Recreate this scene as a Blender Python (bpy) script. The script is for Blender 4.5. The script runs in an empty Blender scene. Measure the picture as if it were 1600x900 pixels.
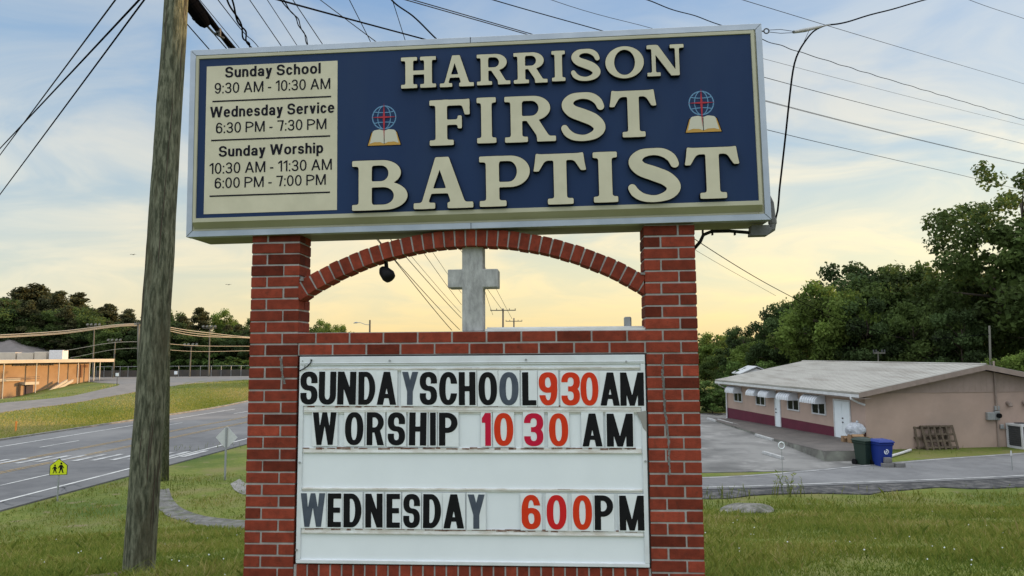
import bpy, bmesh, math, random
import numpy as np
from mathutils import Vector, Matrix

R_ = math.radians
sc = bpy.context.scene
# ------------------------------------------------------------------ camera
F, PIT, ROLL, YAW = 1120.0, 0.09172, 0.00677, -0.06542
SO = np.array([-1.56526, 4.27745, 0.03252])          # church sign origin relative to the camera
CAMZ = 1.6
_cr, _sr = math.cos(ROLL), math.sin(ROLL)
_r0 = np.array([1, 0, 0.]); _u0 = np.array([0, -math.sin(PIT), math.cos(PIT)])
FW = np.array([0, math.cos(PIT), math.sin(PIT)])
RT = _cr*_r0 - _sr*_u0; UP = _sr*_r0 + _cr*_u0
CAM0 = np.array([0, 0, CAMZ])
cam = bpy.data.cameras.new('camera'); camo = bpy.data.objects.new('camera', cam)
sc.collection.objects.link(camo); sc.camera = camo
cam.sensor_width = 36; cam.lens = F*36/1600; cam.clip_end = 3000; cam.clip_start = 0.05
M4 = Matrix(((RT[0], UP[0], -FW[0], 0), (RT[1], UP[1], -FW[1], 0), (RT[2], UP[2], -FW[2], CAMZ), (0, 0, 0, 1)))
camo.matrix_world = M4

# ------------------------------------------------------------------ sky, sun, exposure
SUN_AZ, SUN_EL = R_(76), R_(8.5)                      # azimuth measured from +Y towards +X
SDIR = Vector((math.sin(SUN_AZ)*math.cos(SUN_EL), math.cos(SUN_AZ)*math.cos(SUN_EL), math.sin(SUN_EL)))
world = bpy.data.worlds.new('World'); sc.world = world; world.use_nodes = True
nt = world.node_tree; nt.nodes.clear()
def N(t, **k):
    n = nt.nodes.new(t)
    for a, b in k.items(): setattr(n, a, b)
    return n
def Lk(a, b): nt.links.new(a, b)
wo = N('ShaderNodeOutputWorld'); bg1 = N('ShaderNodeBackground'); bg2 = N('ShaderNodeBackground'); addw = N('ShaderNodeAddShader')
sky = N('ShaderNodeTexSky', sky_type='NISHITA', sun_disc=False)
sky.sun_elevation = SUN_EL; sky.sun_rotation = SUN_AZ; sky.air_density = 1.0; sky.dust_density = 1.5; sky.ozone_density = 1.5
Lk(sky.outputs[0], bg1.inputs[0]); bg1.inputs[1].default_value = 0.06
tc = N('ShaderNodeTexCoord'); sep = N('ShaderNodeSeparateXYZ'); Lk(tc.outputs['Generated'], sep.inputs[0])
def mth(op, a, b=None, c=None):
    n = N('ShaderNodeMath', operation=op)
    for i, v in enumerate((a, b, c)):
        if v is None: continue
        if isinstance(v, (int, float)): n.inputs[i].default_value = v
        else: Lk(v, n.inputs[i])
    return n.outputs[0]
def ramp(val, stops, interp='LINEAR'):
    n = N('ShaderNodeValToRGB'); Lk(val, n.inputs[0]); cr = n.color_ramp; cr.interpolation = interp
    while len(cr.elements) < len(stops): cr.elements.new(0.5)
    for e, (p, c) in zip(cr.elements, stops):
        e.position = p; e.color = (*c, 1) if len(c) == 3 else c
    return n.outputs[0]
def mixc(f, a, b, mode='MIX'):
    n = N('ShaderNodeMix', data_type='RGBA', blend_type=mode)
    for i, v in ((0, f), (6, a), (7, b)):
        if isinstance(v, (int, float)): n.inputs[i].default_value = v
        elif isinstance(v, tuple): n.inputs[i].default_value = (*v, 1)
        else: Lk(v, n.inputs[i])
    return n.outputs[2]
zc = mth('MAXIMUM', sep.outputs[2], 0.0)
# thin cloud sheet high overhead: direction projected on a plane
den = mth('ADD', zc, 0.20)
cx = mth('DIVIDE', sep.outputs[0], den); cy = mth('DIVIDE', sep.outputs[1], den)
comb = N('ShaderNodeCombineXYZ'); Lk(cx, comb.inputs[0]); Lk(cy, comb.inputs[1])
mp = N('ShaderNodeMapping'); Lk(comb.outputs[0], mp.inputs[0]); mp.inputs['Rotation'].default_value = (0, 0, R_(18)); mp.inputs['Scale'].default_value = (0.95, 1.15, 1)
mp.inputs['Location'].default_value = (1.7, 0.6, 0)
n1 = N('ShaderNodeTexNoise'); Lk(mp.outputs[0], n1.inputs['Vector']); n1.inputs['Scale'].default_value = 1.9; n1.inputs['Detail'].default_value = 7; n1.inputs['Roughness'].default_value = 0.55; n1.inputs['Distortion'].default_value = 0.9
n2 = N('ShaderNodeTexNoise'); Lk(mp.outputs[0], n2.inputs['Vector']); n2.inputs['Scale'].default_value = 0.42; n2.inputs['Detail'].default_value = 3
cl = mth('ADD', mth('MULTIPLY', n1.outputs[0], 0.6), mth('MULTIPLY', n2.outputs[0], 0.5))
cmask = ramp(cl, [(0.43, (0, 0, 0)), (0.68, (1, 1, 1))], 'EASE')
# clear air: blue at the top of the view to pale cream at the horizon, warmer towards the sunset; zenith above the view brightened to light the lawn
az = mth('ADD', mth('MULTIPLY', sep.outputs[0], 0.42), mth('MULTIPLY', sep.outputs[1], 0.90))     # +1 towards the glow
azn = mth('MULTIPLY_ADD', az, 0.5, 0.5)
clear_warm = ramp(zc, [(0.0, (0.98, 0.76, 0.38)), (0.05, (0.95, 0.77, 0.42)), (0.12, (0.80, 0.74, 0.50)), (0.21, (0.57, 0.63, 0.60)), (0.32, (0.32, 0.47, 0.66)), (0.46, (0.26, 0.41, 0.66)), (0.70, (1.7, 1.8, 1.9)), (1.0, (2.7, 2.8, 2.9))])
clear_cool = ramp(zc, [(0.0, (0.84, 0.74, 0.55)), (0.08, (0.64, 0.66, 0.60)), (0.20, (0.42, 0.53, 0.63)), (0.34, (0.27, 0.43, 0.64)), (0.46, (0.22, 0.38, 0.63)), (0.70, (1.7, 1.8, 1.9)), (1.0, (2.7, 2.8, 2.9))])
wamt = ramp(azn, [(0.66, (0, 0, 0)), (0.96, (1, 1, 1))], 'EASE')
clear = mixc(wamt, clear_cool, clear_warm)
cloud_warm = ramp(zc, [(0.0, (1.08, 0.78, 0.34)), (0.10, (1.14, 0.88, 0.45)), (0.22, (1.08, 0.91, 0.60)), (0.4, (0.57, 0.63, 0.69)), (0.5, (0.52, 0.59, 0.69)), (0.7, (1.9, 1.95, 2.0)), (1.0, (3.0, 3.0, 3.0))])  # last two stops, above the view, are added fill light for the lawn
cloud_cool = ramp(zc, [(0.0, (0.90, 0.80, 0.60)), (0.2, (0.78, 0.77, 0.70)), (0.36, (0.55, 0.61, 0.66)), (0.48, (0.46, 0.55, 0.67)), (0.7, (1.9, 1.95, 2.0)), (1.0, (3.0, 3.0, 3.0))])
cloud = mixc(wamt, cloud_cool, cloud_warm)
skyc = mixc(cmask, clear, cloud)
# unseen bright sky added behind the viewer as fill light on the sign front
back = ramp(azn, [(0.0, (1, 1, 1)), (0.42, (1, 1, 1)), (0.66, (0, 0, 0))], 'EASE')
back_fill = mixc(mth('MULTIPLY', zc, zc), mixc(n1.outputs[0], (.62, .74, .90), (.92, 1.0, 1.10)), (2.8, 2.85, 2.9))
skyc = mixc(mth('MULTIPLY', back, 1.0), skyc, back_fill)
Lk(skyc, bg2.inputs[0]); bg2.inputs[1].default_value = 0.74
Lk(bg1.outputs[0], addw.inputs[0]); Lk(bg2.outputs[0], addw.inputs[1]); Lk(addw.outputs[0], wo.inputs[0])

sl = bpy.data.lights.new('sun', 'SUN'); sl.energy = 5.0; sl.angle = R_(0.55); sl.color = (1.0, 0.62, 0.28)
so = bpy.data.objects.new('sun', sl); sc.collection.objects.link(so)
so.rotation_euler = (-SDIR).to_track_quat('-Z', 'Y').to_euler()
sc.view_settings.view_transform = 'Standard'; sc.view_settings.look = 'None'
sc.view_settings.exposure = 0.15; sc.view_settings.gamma = 1.0
try: sc.view_settings.use_curve_mapping = False
except Exception: pass

# ------------------------------------------------------------------ helpers
C = sc.collection
rnd = random.Random(7)
nr = np.random.default_rng(11)
def ray(px, py): return FW + RT*(px-800)/F - UP*(py-450)/F
def at(px, py, Y):
    d = ray(px, py); return CAM0 + d*Y/d[1]
def on_z(px, py, z):
    d = ray(px, py); return CAM0 + d*(z-CAMZ)/d[2]
def srgb(r, g, b):
    f = lambda c: (c/255/12.92) if c/255 <= .04045 else ((c/255+.055)/1.055)**2.4
    return (f(r), f(g), f(b))

def mat(name, c1, c2=None, scale=5, rough=0.7, bump=0.0, bscale=None, tint=0.0, metal=0.0, detail=5, stretch=(1, 1, 1), spec=0.3,
        trans=0.0, lo=0.35, hi=0.65, c3=None, s3=1.0, lo3=0.5, hi3=0.7, bdist=0.02):
    m = bpy.data.materials.new(name); m.use_nodes = True; t = m.node_tree
    b = t.nodes['Principled BSDF']; b.inputs['Roughness'].default_value = rough; b.inputs['Metallic'].default_value = metal
    b.inputs['Specular IOR Level'].default_value = spec
    def nn(ty, **k):
        n = t.nodes.new(ty)
        for a, v in k.items(): setattr(n, a, v)
        return n
    co = nn('ShaderNodeTexCoord'); mpn = nn('ShaderNodeMapping'); t.links.new(co.outputs['Object'], mpn.inputs[0]); mpn.inputs['Scale'].default_value = stretch
    def noise(s, d):
        n = nn('ShaderNodeTexNoise'); t.links.new(mpn.outputs[0], n.inputs['Vector']); n.inputs['Scale'].default_value = s; n.inputs['Detail'].default_value = d; n.inputs['Roughness'].default_value = .6
        return n.outputs[0]
    def rm(v, l, h):
        n = nn('ShaderNodeMapRange'); t.links.new(v, n.inputs[0]); n.inputs[1].default_value = l; n.inputs[2].default_value = h
        return n.outputs[0]
    def mx(f, a, bb, mode='MIX'):
        n = nn('ShaderNodeMix', data_type='RGBA', blend_type=mode)
        for i, v in ((0, f), (6, a), (7, bb)):
            if isinstance(v, (int, float)): n.inputs[i].default_value = v
            elif isinstance(v, tuple): n.inputs[i].default_value = (*v[:3], 1)
            else: t.links.new(v, n.inputs[i])
        return n.outputs[2]
    col = c1
    if c2 is not None:
        col = mx(rm(noise(scale, detail), lo, hi), c1, c2)
    if c3 is not None:
        col = mx(rm(noise(s3, 5), lo3, hi3), col, c3)
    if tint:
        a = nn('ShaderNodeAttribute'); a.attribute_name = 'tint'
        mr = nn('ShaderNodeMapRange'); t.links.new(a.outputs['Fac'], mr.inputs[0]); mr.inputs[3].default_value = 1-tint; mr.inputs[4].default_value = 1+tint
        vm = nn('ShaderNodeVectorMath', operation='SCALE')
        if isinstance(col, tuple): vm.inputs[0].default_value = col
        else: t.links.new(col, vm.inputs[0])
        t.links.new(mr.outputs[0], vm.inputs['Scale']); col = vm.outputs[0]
    if isinstance(col, tuple): b.inputs['Base Color'].default_value = (*col, 1)
    else: t.links.new(col, b.inputs['Base Color'])
    if bump:
        bn = nn('ShaderNodeBump'); bn.inputs['Strength'].default_value = bump; bn.inputs['Distance'].default_value = bdist
        t.links.new(noise(bscale or scale*4, 6), bn.inputs['Height']); t.links.new(bn.outputs[0], b.inputs['Normal'])
    if trans:
        tr = nn('ShaderNodeBsdfTranslucent'); ms = nn('ShaderNodeMixShader'); ms.inputs[0].default_value = trans
        if isinstance(col, tuple): tr.inputs[0].default_value = (*col, 1)
        else: t.links.new(col, tr.inputs[0])
        t.links.new(b.outputs[0], ms.inputs[1]); t.links.new(tr.outputs[0], ms.inputs[2]); t.links.new(ms.outputs[0], t.nodes['Material Output'].inputs[0])
    return m

class MB:
    """collects simple shapes into one mesh"""
    def __init__(s): s.v = []; s.f = []; s.mi = []; s.t = []
    def add(s, vs, fs, mi=0, tint=0.5):
        o = len(s.v); s.v += [tuple(map(float, p)) for p in vs]; s.t += [tint]*len(vs)
        s.f += [tuple(i+o for i in f) for f in fs]; s.mi += [mi]*len(fs)
    def box(s, c, d, rot=None, mi=0, tint=0.5, ch=0.0):
        hx, hy, hz = d[0]/2, d[1]/2, d[2]/2
        P = [Vector((x*hx, y*hy, z*hz)) for x in (-1, 1) for y in (-1, 1) for z in (-1, 1)]
        if rot is not None: P = [rot @ p for p in P]
        P = [p+Vector(c) for p in P]
        s.add(P, [(0, 1, 3, 2), (4, 6, 7, 5), (0, 4, 5, 1), (2, 3, 7, 6), (0, 2, 6, 4), (1, 5, 7, 3)], mi, tint)
    def quad(s, a, b, c, d, mi=0, tint=0.5): s.add([a, b, c, d], [(0, 1, 2, 3)], mi, tint)
    def poly(s, pts, mi=0, tint=.5): s.add(pts, [tuple(range(len(pts)))], mi, tint)
    def prism(s, pts, off, mi=0, tint=.5):
        """polygon extruded along vector off"""
        n = len(pts); o = Vector(off); A = [Vector(p) for p in pts]; B = [p+o for p in A]
        s.add(A+B, [tuple(range(n))[::-1], tuple(range(n, 2*n))]+[(i, (i+1) % n, n+(i+1) % n, n+i) for i in range(n)], mi, tint)
    def tube(s, pts, r, n=8, mi=0, cap=True, tint=.5):
        pts = [Vector(p) for p in pts]; rs = r if isinstance(r, (list, tuple)) else [r]*len(pts)
        rings = []; prev = None
        for i, p in enumerate(pts):
            t = (pts[min(i+1, len(pts)-1)]-pts[max(i-1, 0)])
            if t.length < 1e-9: t = Vector((0, 0, 1))
            t.normalize()
            a = prev if prev is not None else (Vector((0, 0, 1)) if abs(t.z) < .9 else Vector((1, 0, 0)))
            x = a - t*a.dot(t)
            if x.length < 1e-6: x = t.orthogonal()
            x.normalize(); y = t.cross(x); prev = x
            rings.append([p+(x*math.cos(2*math.pi*k/n)+y*math.sin(2*math.pi*k/n))*rs[i] for k in range(n)])
        vs = [q for rg in rings for q in rg]; fs = []
        for i in range(len(pts)-1):
            for k in range(n): fs.append((i*n+k, i*n+(k+1) % n, (i+1)*n+(k+1) % n, (i+1)*n+k))
        if cap: fs += [tuple(range(n))[::-1], tuple(range((len(pts)-1)*n, len(pts)*n))]
        s.add(vs, fs, mi, tint)
    def mesh(s, name, mats, smooth=False):
        me = bpy.data.meshes.new(name); me.from_pydata(s.v, [], s.f)
        for m in (mats if isinstance(mats, (list, tuple)) else [mats]): me.materials.append(m)
        me.polygons.foreach_set('material_index', s.mi)
        me.polygons.foreach_set('use_smooth', [smooth]*len(s.f))
        a = me.attributes.new('tint', 'FLOAT', 'POINT'); a.data.foreach_set('value', s.t)
        me.update(); return me
    def build(s, name, mats, parent=None, smooth=False, bevel=0.0, recalc=True):
        me = s.mesh(name, mats, smooth)
        if recalc:
            bm = bmesh.new(); bm.from_mesh(me); bmesh.ops.recalc_face_normals(bm, faces=bm.faces); bm.to_mesh(me); bm.free()
        return link(name, me, parent, bevel, smooth)
def link(name, me, parent=None, bevel=0.0, smooth=False):
    o = bpy.data.objects.new(name, me); C.objects.link(o)
    if parent is not None: o.parent = parent
    if bevel:
        b = o.modifiers.new('bevel', 'BEVEL'); b.width = bevel; b.segments = 1; b.limit_method = 'ANGLE'; b.angle_limit = R_(50)
    return o
def tag(o, label, cat, group=None):
    o['label'] = label; o['category'] = cat
    if group: o['group'] = group
    return o
def thing(name, label, cat, loc=(0, 0, 0), rz=0.0, group=None):
    o = bpy.data.objects.new(name, None); C.objects.link(o); o.location = loc; o.rotation_euler = (0, 0, rz); o.empty_display_size = .2
    return tag(o, label, cat, group)
def structure(o): o['kind'] = 'structure'; return o
def copy_tree(o, parent=None):
    c = o.copy(); C.objects.link(c)
    if parent is not None: c.parent = parent; c.matrix_parent_inverse = o.matrix_parent_inverse
    for ch in list(o.children): copy_tree(ch, c)
    return c
def sstep(a, b, x):
    t = np.clip((np.asarray(x, float)-a)/(b-a), 0, 1); return t*t*(3-2*t)

# ------------------------------------------------------------------ terrain heights (world z; the camera is at 1.6)
def base_h(X, Y):
    X = np.asarray(X, float); Y = np.asarray(Y, float)
    b = -5.5 + .85*sstep(-14, 6, X)
    left = 1-sstep(-14, 2, X)
    b = b + left*(1.7*sstep(72, 118, Y))
    b = b - 2.4*np.exp(-(((X+76)/10)**2+((Y-101)/13)**2))
    b = b + .35*sstep(48, 58, Y)*left*0
    b = b + 1.2*sstep(60, 120, Y)*sstep(0, 14, X)
    return b
def ground(X, Y):
    X = np.asarray(X, float); Y = np.asarray(Y, float)
    lawn = -1.6 - .178*np.maximum(0, Y-5) - .06*np.maximum(0, -X-2) - .45*np.maximum(0, -X-11.5) - .03*np.maximum(0, X-12)
    lawn = lawn + .05*np.sin(X*.55+1.2)*np.cos(Y*.43)*sstep(3, 9, Y) + .02*np.sin(X*1.7+Y*1.1)
    b = base_h(X, Y)
    k = .25
    h = np.clip(.5+.5*(lawn-b)/k, 0, 1)
    return (b*(1-h)+lawn*h + k*h*(1-h)) + CAMZ
def gz(x, y): return float(ground(x, y))
def on_ground(px, py, t0=3.0):
    d = ray(px, py); t = t0
    while t < 400:
        p = CAM0+d*t
        if p[2] < gz(p[0], p[1]):
            a, b = t-.5, t
            for _ in range(25):
                m = (a+b)/2; q = CAM0+d*m
                if q[2] < gz(q[0], q[1]): b = m
                else: a = m
            return CAM0+d*b
        t += .5
    return CAM0+d*400

# ------------------------------------------------------------------ materials
M = {}
M['brick'] = mat('brick', (.245, .046, .025), (.165, .032, .018), 18, .88, .7, 130, tint=.5, spec=.15, c3=(.085, .028, .018), s3=26, lo3=.56, hi3=.80, bdist=.005)
M['mortar'] = mat('mortar', (.40, .38, .36), (.25, .235, .22), 9, .95, .5, 90, spec=.1, bdist=.005, lo=.3, hi=.7)
M['alu'] = mat('aluminium', (.40, .44, .49), (.33, .37, .42), 6, .42, metal=.55, spec=.5)
M['under'] = mat('cabinet_steel', (.30, .29, .27), (.24, .23, .21), 4, .6)
M['cream'] = mat('cream_face', (.45, .435, .32), (.39, .375, .27), 2.5, .45, c3=(.36, .33, .22), s3=5, lo3=.62, hi3=.9)
M['blue'] = mat('navy_face', (.0130, .0335, .094), (.0100, .0265, .078), 1.3, .5, spec=.15, c3=(.018, .038, .090), s3=3, lo3=.48, hi3=.8, stretch=(1, 1, .2))
M['letter'] = mat('letter_cream', (.575, .535, .395), (.515, .48, .35), 6, .5, c3=(.42, .40, .30), s3=2.0, lo3=.55, hi3=.85)
M['return'] = mat('letter_return', (.006, .007, .014), None, rough=.6, spec=.05)
M['ink'] = mat('ink', (.010, .010, .016), None, rough=.6, spec=.08)
M['white'] = mat('white_acrylic', (.76, .80, .825), (.72, .76, .785), 3, .4, spec=.4, c3=(.60, .60, .57), s3=2.2, lo3=.66, hi3=.95)
M['board_frame'] = mat('board_frame', (.68, .715, .735), (.58, .60, .61), 5, .4)
M['rail'] = mat('rail', (.70, .71, .69), (.52, .49, .43), 9, .5, stretch=(1, 1, 3))
M['grime'] = mat('grime', (.15, .065, .04), (.30, .23, .19), 30, .9, lo=.42, hi=.6)
M['card'] = mat('letter_card', (.74, .775, .79), (.66, .685, .695), 7, .25, spec=.5)
M['black'] = mat('black_plastic', (.006, .006, .007), (.009, .009, .010), 20, .55, spec=.12)
M['grey_letter'] = mat('faded_plastic', (.055, .068, .092), (.085, .10, .125), 12, .55, spec=.15)
M['red'] = mat('red_plastic', (.62, .045, .012), (.56, .035, .012), 20, .4, spec=.12)
M['crimson'] = mat('crimson_plastic', (.52, .012, .045), (.47, .01, .04), 20, .4, spec=.12)
M['redb'] = mat('scarlet_plastic', (.55, .018, .02), None, rough=.4, spec=.12)
M['concrete'] = mat('weathered_concrete', (.47, .47, .46), (.30, .30, .295), 26, .92, .7, 110, c3=(.20, .20, .195), s3=11, lo3=.54, hi3=.74, bdist=.005, stretch=(1, 1, .4))
M['flash'] = mat('white_flashing', (.72, .72, .70), (.6, .6, .58), 8, .5)
M['wood'] = mat('pole_wood', (.235, .24, .165), (.075, .082, .054), 42, .95, 1.0, 60, stretch=(1, 1, .16), c3=(.095, .088, .055), s3=8, lo3=.50, hi3=.68, bdist=.05, spec=.1, lo=.38, hi=.60)
M['woodfar'] = mat('old_pole_wood', (.14, .135, .11), (.10, .095, .08), 6, .9, stretch=(1, 1, .1))
M['wire'] = mat('black_wire', (.004, .004, .005), None, rough=.9, spec=.0)
M['wiregrey'] = mat('grey_wire', (.022, .023, .026), None, rough=.9, spec=.0)
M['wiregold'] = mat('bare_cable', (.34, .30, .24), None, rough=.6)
M['steel'] = mat('galvanised', (.36, .37, .37), (.28, .29, .29), 20, .5, metal=.4)
M['darksteel'] = mat('dark_steel', (.06, .062, .065), (.09, .09, .092), 20, .6)
M['asphalt'] = mat('asphalt', (.130, .130, .133), (.10, .10, .104), 1.4, .9, .5, 90, c3=(.175, .172, .17), s3=.13, lo3=.42, hi3=.66, bdist=.01)
M['street'] = mat('street_asphalt', (.17, .17, .172), (.13, .13, .133), 1.7, .9, .6, 70, c3=(.21, .21, .21), s3=.3, lo3=.5, hi3=.7, bdist=.012)
M['shoulder'] = mat('broken_asphalt', (.045, .045, .047), (.12, .115, .11), 3, .95, .9, 14, lo=.45, hi=.62, bdist=.03)
M['drive'] = mat('drive_asphalt', (.19, .178, .165), (.145, .138, .13), .8, .9, .3, 50, bdist=.01)
M['lot'] = mat('lot_concrete', (.205, .20, .19), (.10, .098, .095), .30, .9, .4, 30, c3=(.27, .262, .25), s3=.8, lo3=.54, hi3=.72, bdist=.01, lo=.40, hi=.62)
M['paint'] = mat('road_paint', (.52, .52, .50), (.30, .30, .295), 2.0, .8, lo=.45, hi=.70)
M['paint_worn'] = mat('worn_road_paint', (.44, .44, .43), (.22, .22, .22), 2.2, .8, lo=.42, hi=.66)
M['yellow_paint'] = mat('yellow_road_paint', (.40, .27, .10), (.22, .17, .10), 3, .8, lo=.4, hi=.65)
M['pcc'] = mat('gutter_concrete', (.26, .25, .235), (.15, .145, .135), 1.8, .95, .5, 24, c3=(.12, .12, .11), s3=.8, lo3=.55, hi3=.8, bdist=.02)
M['gutter'] = mat('rough_gutter', (.19, .185, .175), (.085, .082, .075), 3.0, .95, 1.0, 14, c3=(.08, .095, .04), s3=1.6, lo3=.52, hi3=.68, bdist=.05)
M['trunk'] = mat('bark', (.075, .058, .042), (.05, .04, .03), 6, .95, .6, 20, stretch=(1, 1, .3))
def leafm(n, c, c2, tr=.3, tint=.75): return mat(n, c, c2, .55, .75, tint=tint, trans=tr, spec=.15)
M['leaf'] = leafm('leaf_green', (.080, .115, .030), (.056, .086, .024), .42)
M['leaf_light'] = leafm('leaf_light', (.14, .19, .042), (.10, .15, .032), .45)
M['leaf_dark'] = leafm('leaf_dark', (.054, .084, .028), (.040, .064, .022), .38)
M['needle'] = leafm('pine_needles', (.082, .086, .036), (.058, .064, .026), .3)
M['bush'] = leafm('bush_leaf', (.085, .135, .032), (.055, .095, .025))

# ground material: grass seen from afar with drier patches
def ground_mat():
    m = bpy.data.materials.new('lawn'); m.use_nodes = True; t = m.node_tree; b = t.nodes['Principled BSDF']
    b.inputs['Roughness'].default_value = .95; b.inputs['Specular IOR Level'].default_value = .1
    co = t.nodes.new('ShaderNodeTexCoord')
    def noise(s, d=5, v=None):
        n = t.nodes.new('ShaderNodeTexNoise'); t.links.new(co.outputs['Object'], n.inputs['Vector']); n.inputs['Scale'].default_value = s; n.inputs['Detail'].default_value = d; return n.outputs[0]
    def rm(v, l, h):
        n = t.nodes.new('ShaderNodeMapRange'); t.links.new(v, n.inputs[0]); n.inputs[1].default_value = l; n.inputs[2].default_value = h; return n.outputs[0]
    def mx(f, a, bb):
        n = t.nodes.new('ShaderNodeMix'); n.data_type = 'RGBA'
        for i, v in ((0, f), (6, a), (7, bb)):
            if isinstance(v, tuple): n.inputs[i].default_value = (*v, 1)
            else: t.links.new(v, n.inputs[i])
        return n.outputs[2]
    c = mx(rm(noise(6, 6), .35, .65), (.105, .138, .028), (.160, .172, .045))
    c = mx(rm(noise(.55, 4), .46, .68), c, (.165, .155, .060))
    c = mx(rm(noise(.21, 3), .50, .70), c, (.070, .105, .024))
    c = mx(rm(noise(1.6, 6), .60, .74), c, (.18, .155, .085))
    t.links.new(c, b.inputs['Base Color'])
    bn = t.nodes.new('ShaderNodeBump'); bn.inputs['Strength'].default_value = .9; bn.inputs['Distance'].default_value = .06
    t.links.new(noise(7, 8), bn.inputs['Height']); t.links.new(bn.outputs[0], b.inputs['Normal'])
    return m
M['lawn'] = ground_mat()

# ------------------------------------------------------------------ the ground sheet
def grid_axis(lo, hi, near, far):
    a = [0.0]
    while a[-1] < hi: a.append(a[-1]+near*(1+abs(a[-1])/18.0)**1.0)
    b = [0.0]
    while b[-1] > lo: b.append(b[-1]-near*(1+abs(b[-1])/18.0)**1.0)
    return np.array(b[::-1][:-1]+a)
gx = grid_axis(-1200, 1200, .45, 1); gy = grid_axis(-250, 1600, .45, 1)
GX, GY = np.meshgrid(gx, gy); GZ = ground(GX, GY)
nx_, ny_ = len(gx), len(gy)
vs = np.stack([GX, GY, GZ], -1).reshape(-1, 3)
ii = np.arange((ny_-1)*(nx_-1)); r_, c_ = ii//(nx_-1), ii % (nx_-1)
fa = np.stack([r_*nx_+c_, r_*nx_+c_+1, (r_+1)*nx_+c_+1, (r_+1)*nx_+c_], 1)
def np_mesh(name, vs, fa, m, tint=None, smooth=False):
    me = bpy.data.meshes.new(name); me.vertices.add(len(vs)); me.vertices.foreach_set('co', np.asarray(vs, np.float32).ravel())
    k = fa.shape[1]; me.loops.add(fa.size); me.loops.foreach_set('vertex_index', fa.astype(np.int32).ravel())
    me.polygons.add(len(fa)); me.polygons.foreach_set('loop_start', np.arange(0, fa.size, k, dtype=np.int32))
    me.polygons.foreach_set('use_smooth', np.full(len(fa), smooth))
    if tint is not None:
        a = me.attributes.new('tint', 'FLOAT', 'POINT'); a.data.foreach_set('value', np.asarray(tint, np.float32))
    for q in (m if isinstance(m, (list, tuple)) else [m]): me.materials.append(q)
    me.update(calc_edges=True); return me
structure(link('ground', np_mesh('ground', vs, fa, M['lawn'], smooth=True)))

def ribbon(name, left, right, m, lift, step=1.2, cross=8, skirt=.25, hfun=ground, st=True):
    """sheet between two polylines (same count), draped on the ground"""
    def resamp(P, n):
        P = np.array(P, float); s = np.r_[0, np.cumsum(np.linalg.norm(np.diff(P, axis=0), axis=1))]
        u = np.linspace(0, s[-1], n); return np.stack([np.interp(u, s, P[:, k]) for k in (0, 1)], 1)
    ln = max(np.linalg.norm(np.diff(np.array(left), axis=0), axis=1).sum(), np.linalg.norm(np.diff(np.array(right), axis=0), axis=1).sum())
    n = max(3, int(ln/step)); A = resamp(left, n); B = resamp(right, n); rows = []
    for k in range(cross+1):
        w = k/cross; Q = A*(1-w)+B*w; rows.append(np.column_stack([Q, hfun(Q[:, 0], Q[:, 1])+lift]))
    if skirt:
        a = rows[0].copy(); a[:, 2] -= skirt; b = rows[-1].copy(); b[:, 2] -= skirt; rows = [a]+rows+[b]
    k = len(rows); V = np.concatenate(rows)
    F_ = [(i*n+j, i*n+j+1, (i+1)*n+j+1, (i+1)*n+j) for i in range(k-1) for j in range(n-1)]
    o = link(name, np_mesh(name, V, np.array(F_), m, smooth=False))
    if st: structure(o)
    return o

def smooth_line(P, n=8):
    P = np.array([np.array(p, float) for p in P]); h = np.maximum(1e-6, np.linalg.norm(np.diff(P, axis=0), axis=1)); S = np.diff(P, axis=0)/h[:, None]
    T = np.empty_like(P); T[0] = S[0]; T[-1] = S[-1]
    for i in range(1, len(P)-1): T[i] = (S[i-1]*h[i]+S[i]*h[i-1])/(h[i-1]+h[i])
    out = []
    for i in range(len(P)-1):
        for k in range(n):
            t = k/n; out.append((2*t**3-3*t*t+1)*P[i]+(t**3-2*t*t+t)*h[i]*T[i]+(-2*t**3+3*t*t)*P[i+1]+(t**3-t*t)*h[i]*T[i+1])
    out.append(P[-1]); return out

# main road: near edge and far edge found on the valley floor
RZ = -5.5+CAMZ
rn0, rn1 = on_z(0, 800, RZ)[:2], on_z(385, 700, RZ)[:2]
rf0, rf1 = on_z(0, 690, RZ)[:2], on_z(385, 628, RZ)[:2]
rd = (rn1-rn0)/np.linalg.norm(rn1-rn0)*.55 + (rf1-rf0)/np.linalg.norm(rf1-rf0)*.45; rd /= np.linalg.norm(rd)
rp = np.array([-rd[1], rd[0]])                         # to the left of the road's direction
RW = float((rf0-rn0) @ rp)
def road_xy(s, w): return rn0 + rd*s + rp*w
flat_road = lambda X, Y: np.zeros_like(X)+RZ
ribbon('main_road', [road_xy(-70, 0), road_xy(170, 0)], [road_xy(-70, RW), road_xy(170, RW)], M['asphalt'], .06, 3, 6, .5)
def road_w(px, py): return float((on_z(px, py, RZ+.06)[:2]-rn0) @ rp)
def road_s(px, py): return float((on_z(px, py, RZ+.06)[:2]-rn0) @ rd)
def strip_on_road(mb, s0, s1, w0, w1, z=RZ+.072):
    nseg = max(1, int((s1-s0)/6))
    for k in range(nseg):
        a, b = s0+(s1-s0)*k/nseg, s0+(s1-s0)*(k+1)/nseg
        mb.quad(*[(*road_xy(s_, w_), z) for s_, w_ in ((a, w0), (b, w0), (b, w1), (a, w1))])
we = road_w(0, 784); wy = road_w(0, 740); wd = road_w(0, 759); wf = road_w(73, 686.5)
mb = MB(); strip_on_road(mb, -70, 60, we-.09, we+.09); strip_on_road(mb, -70, 170, wf-.09, wf+.09)
structure(mb.build('edge_line', M['paint'], recalc=False))
mb = MB()
s_d = road_s(0, 759)
lane2 = wf-(wd-we)
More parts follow.
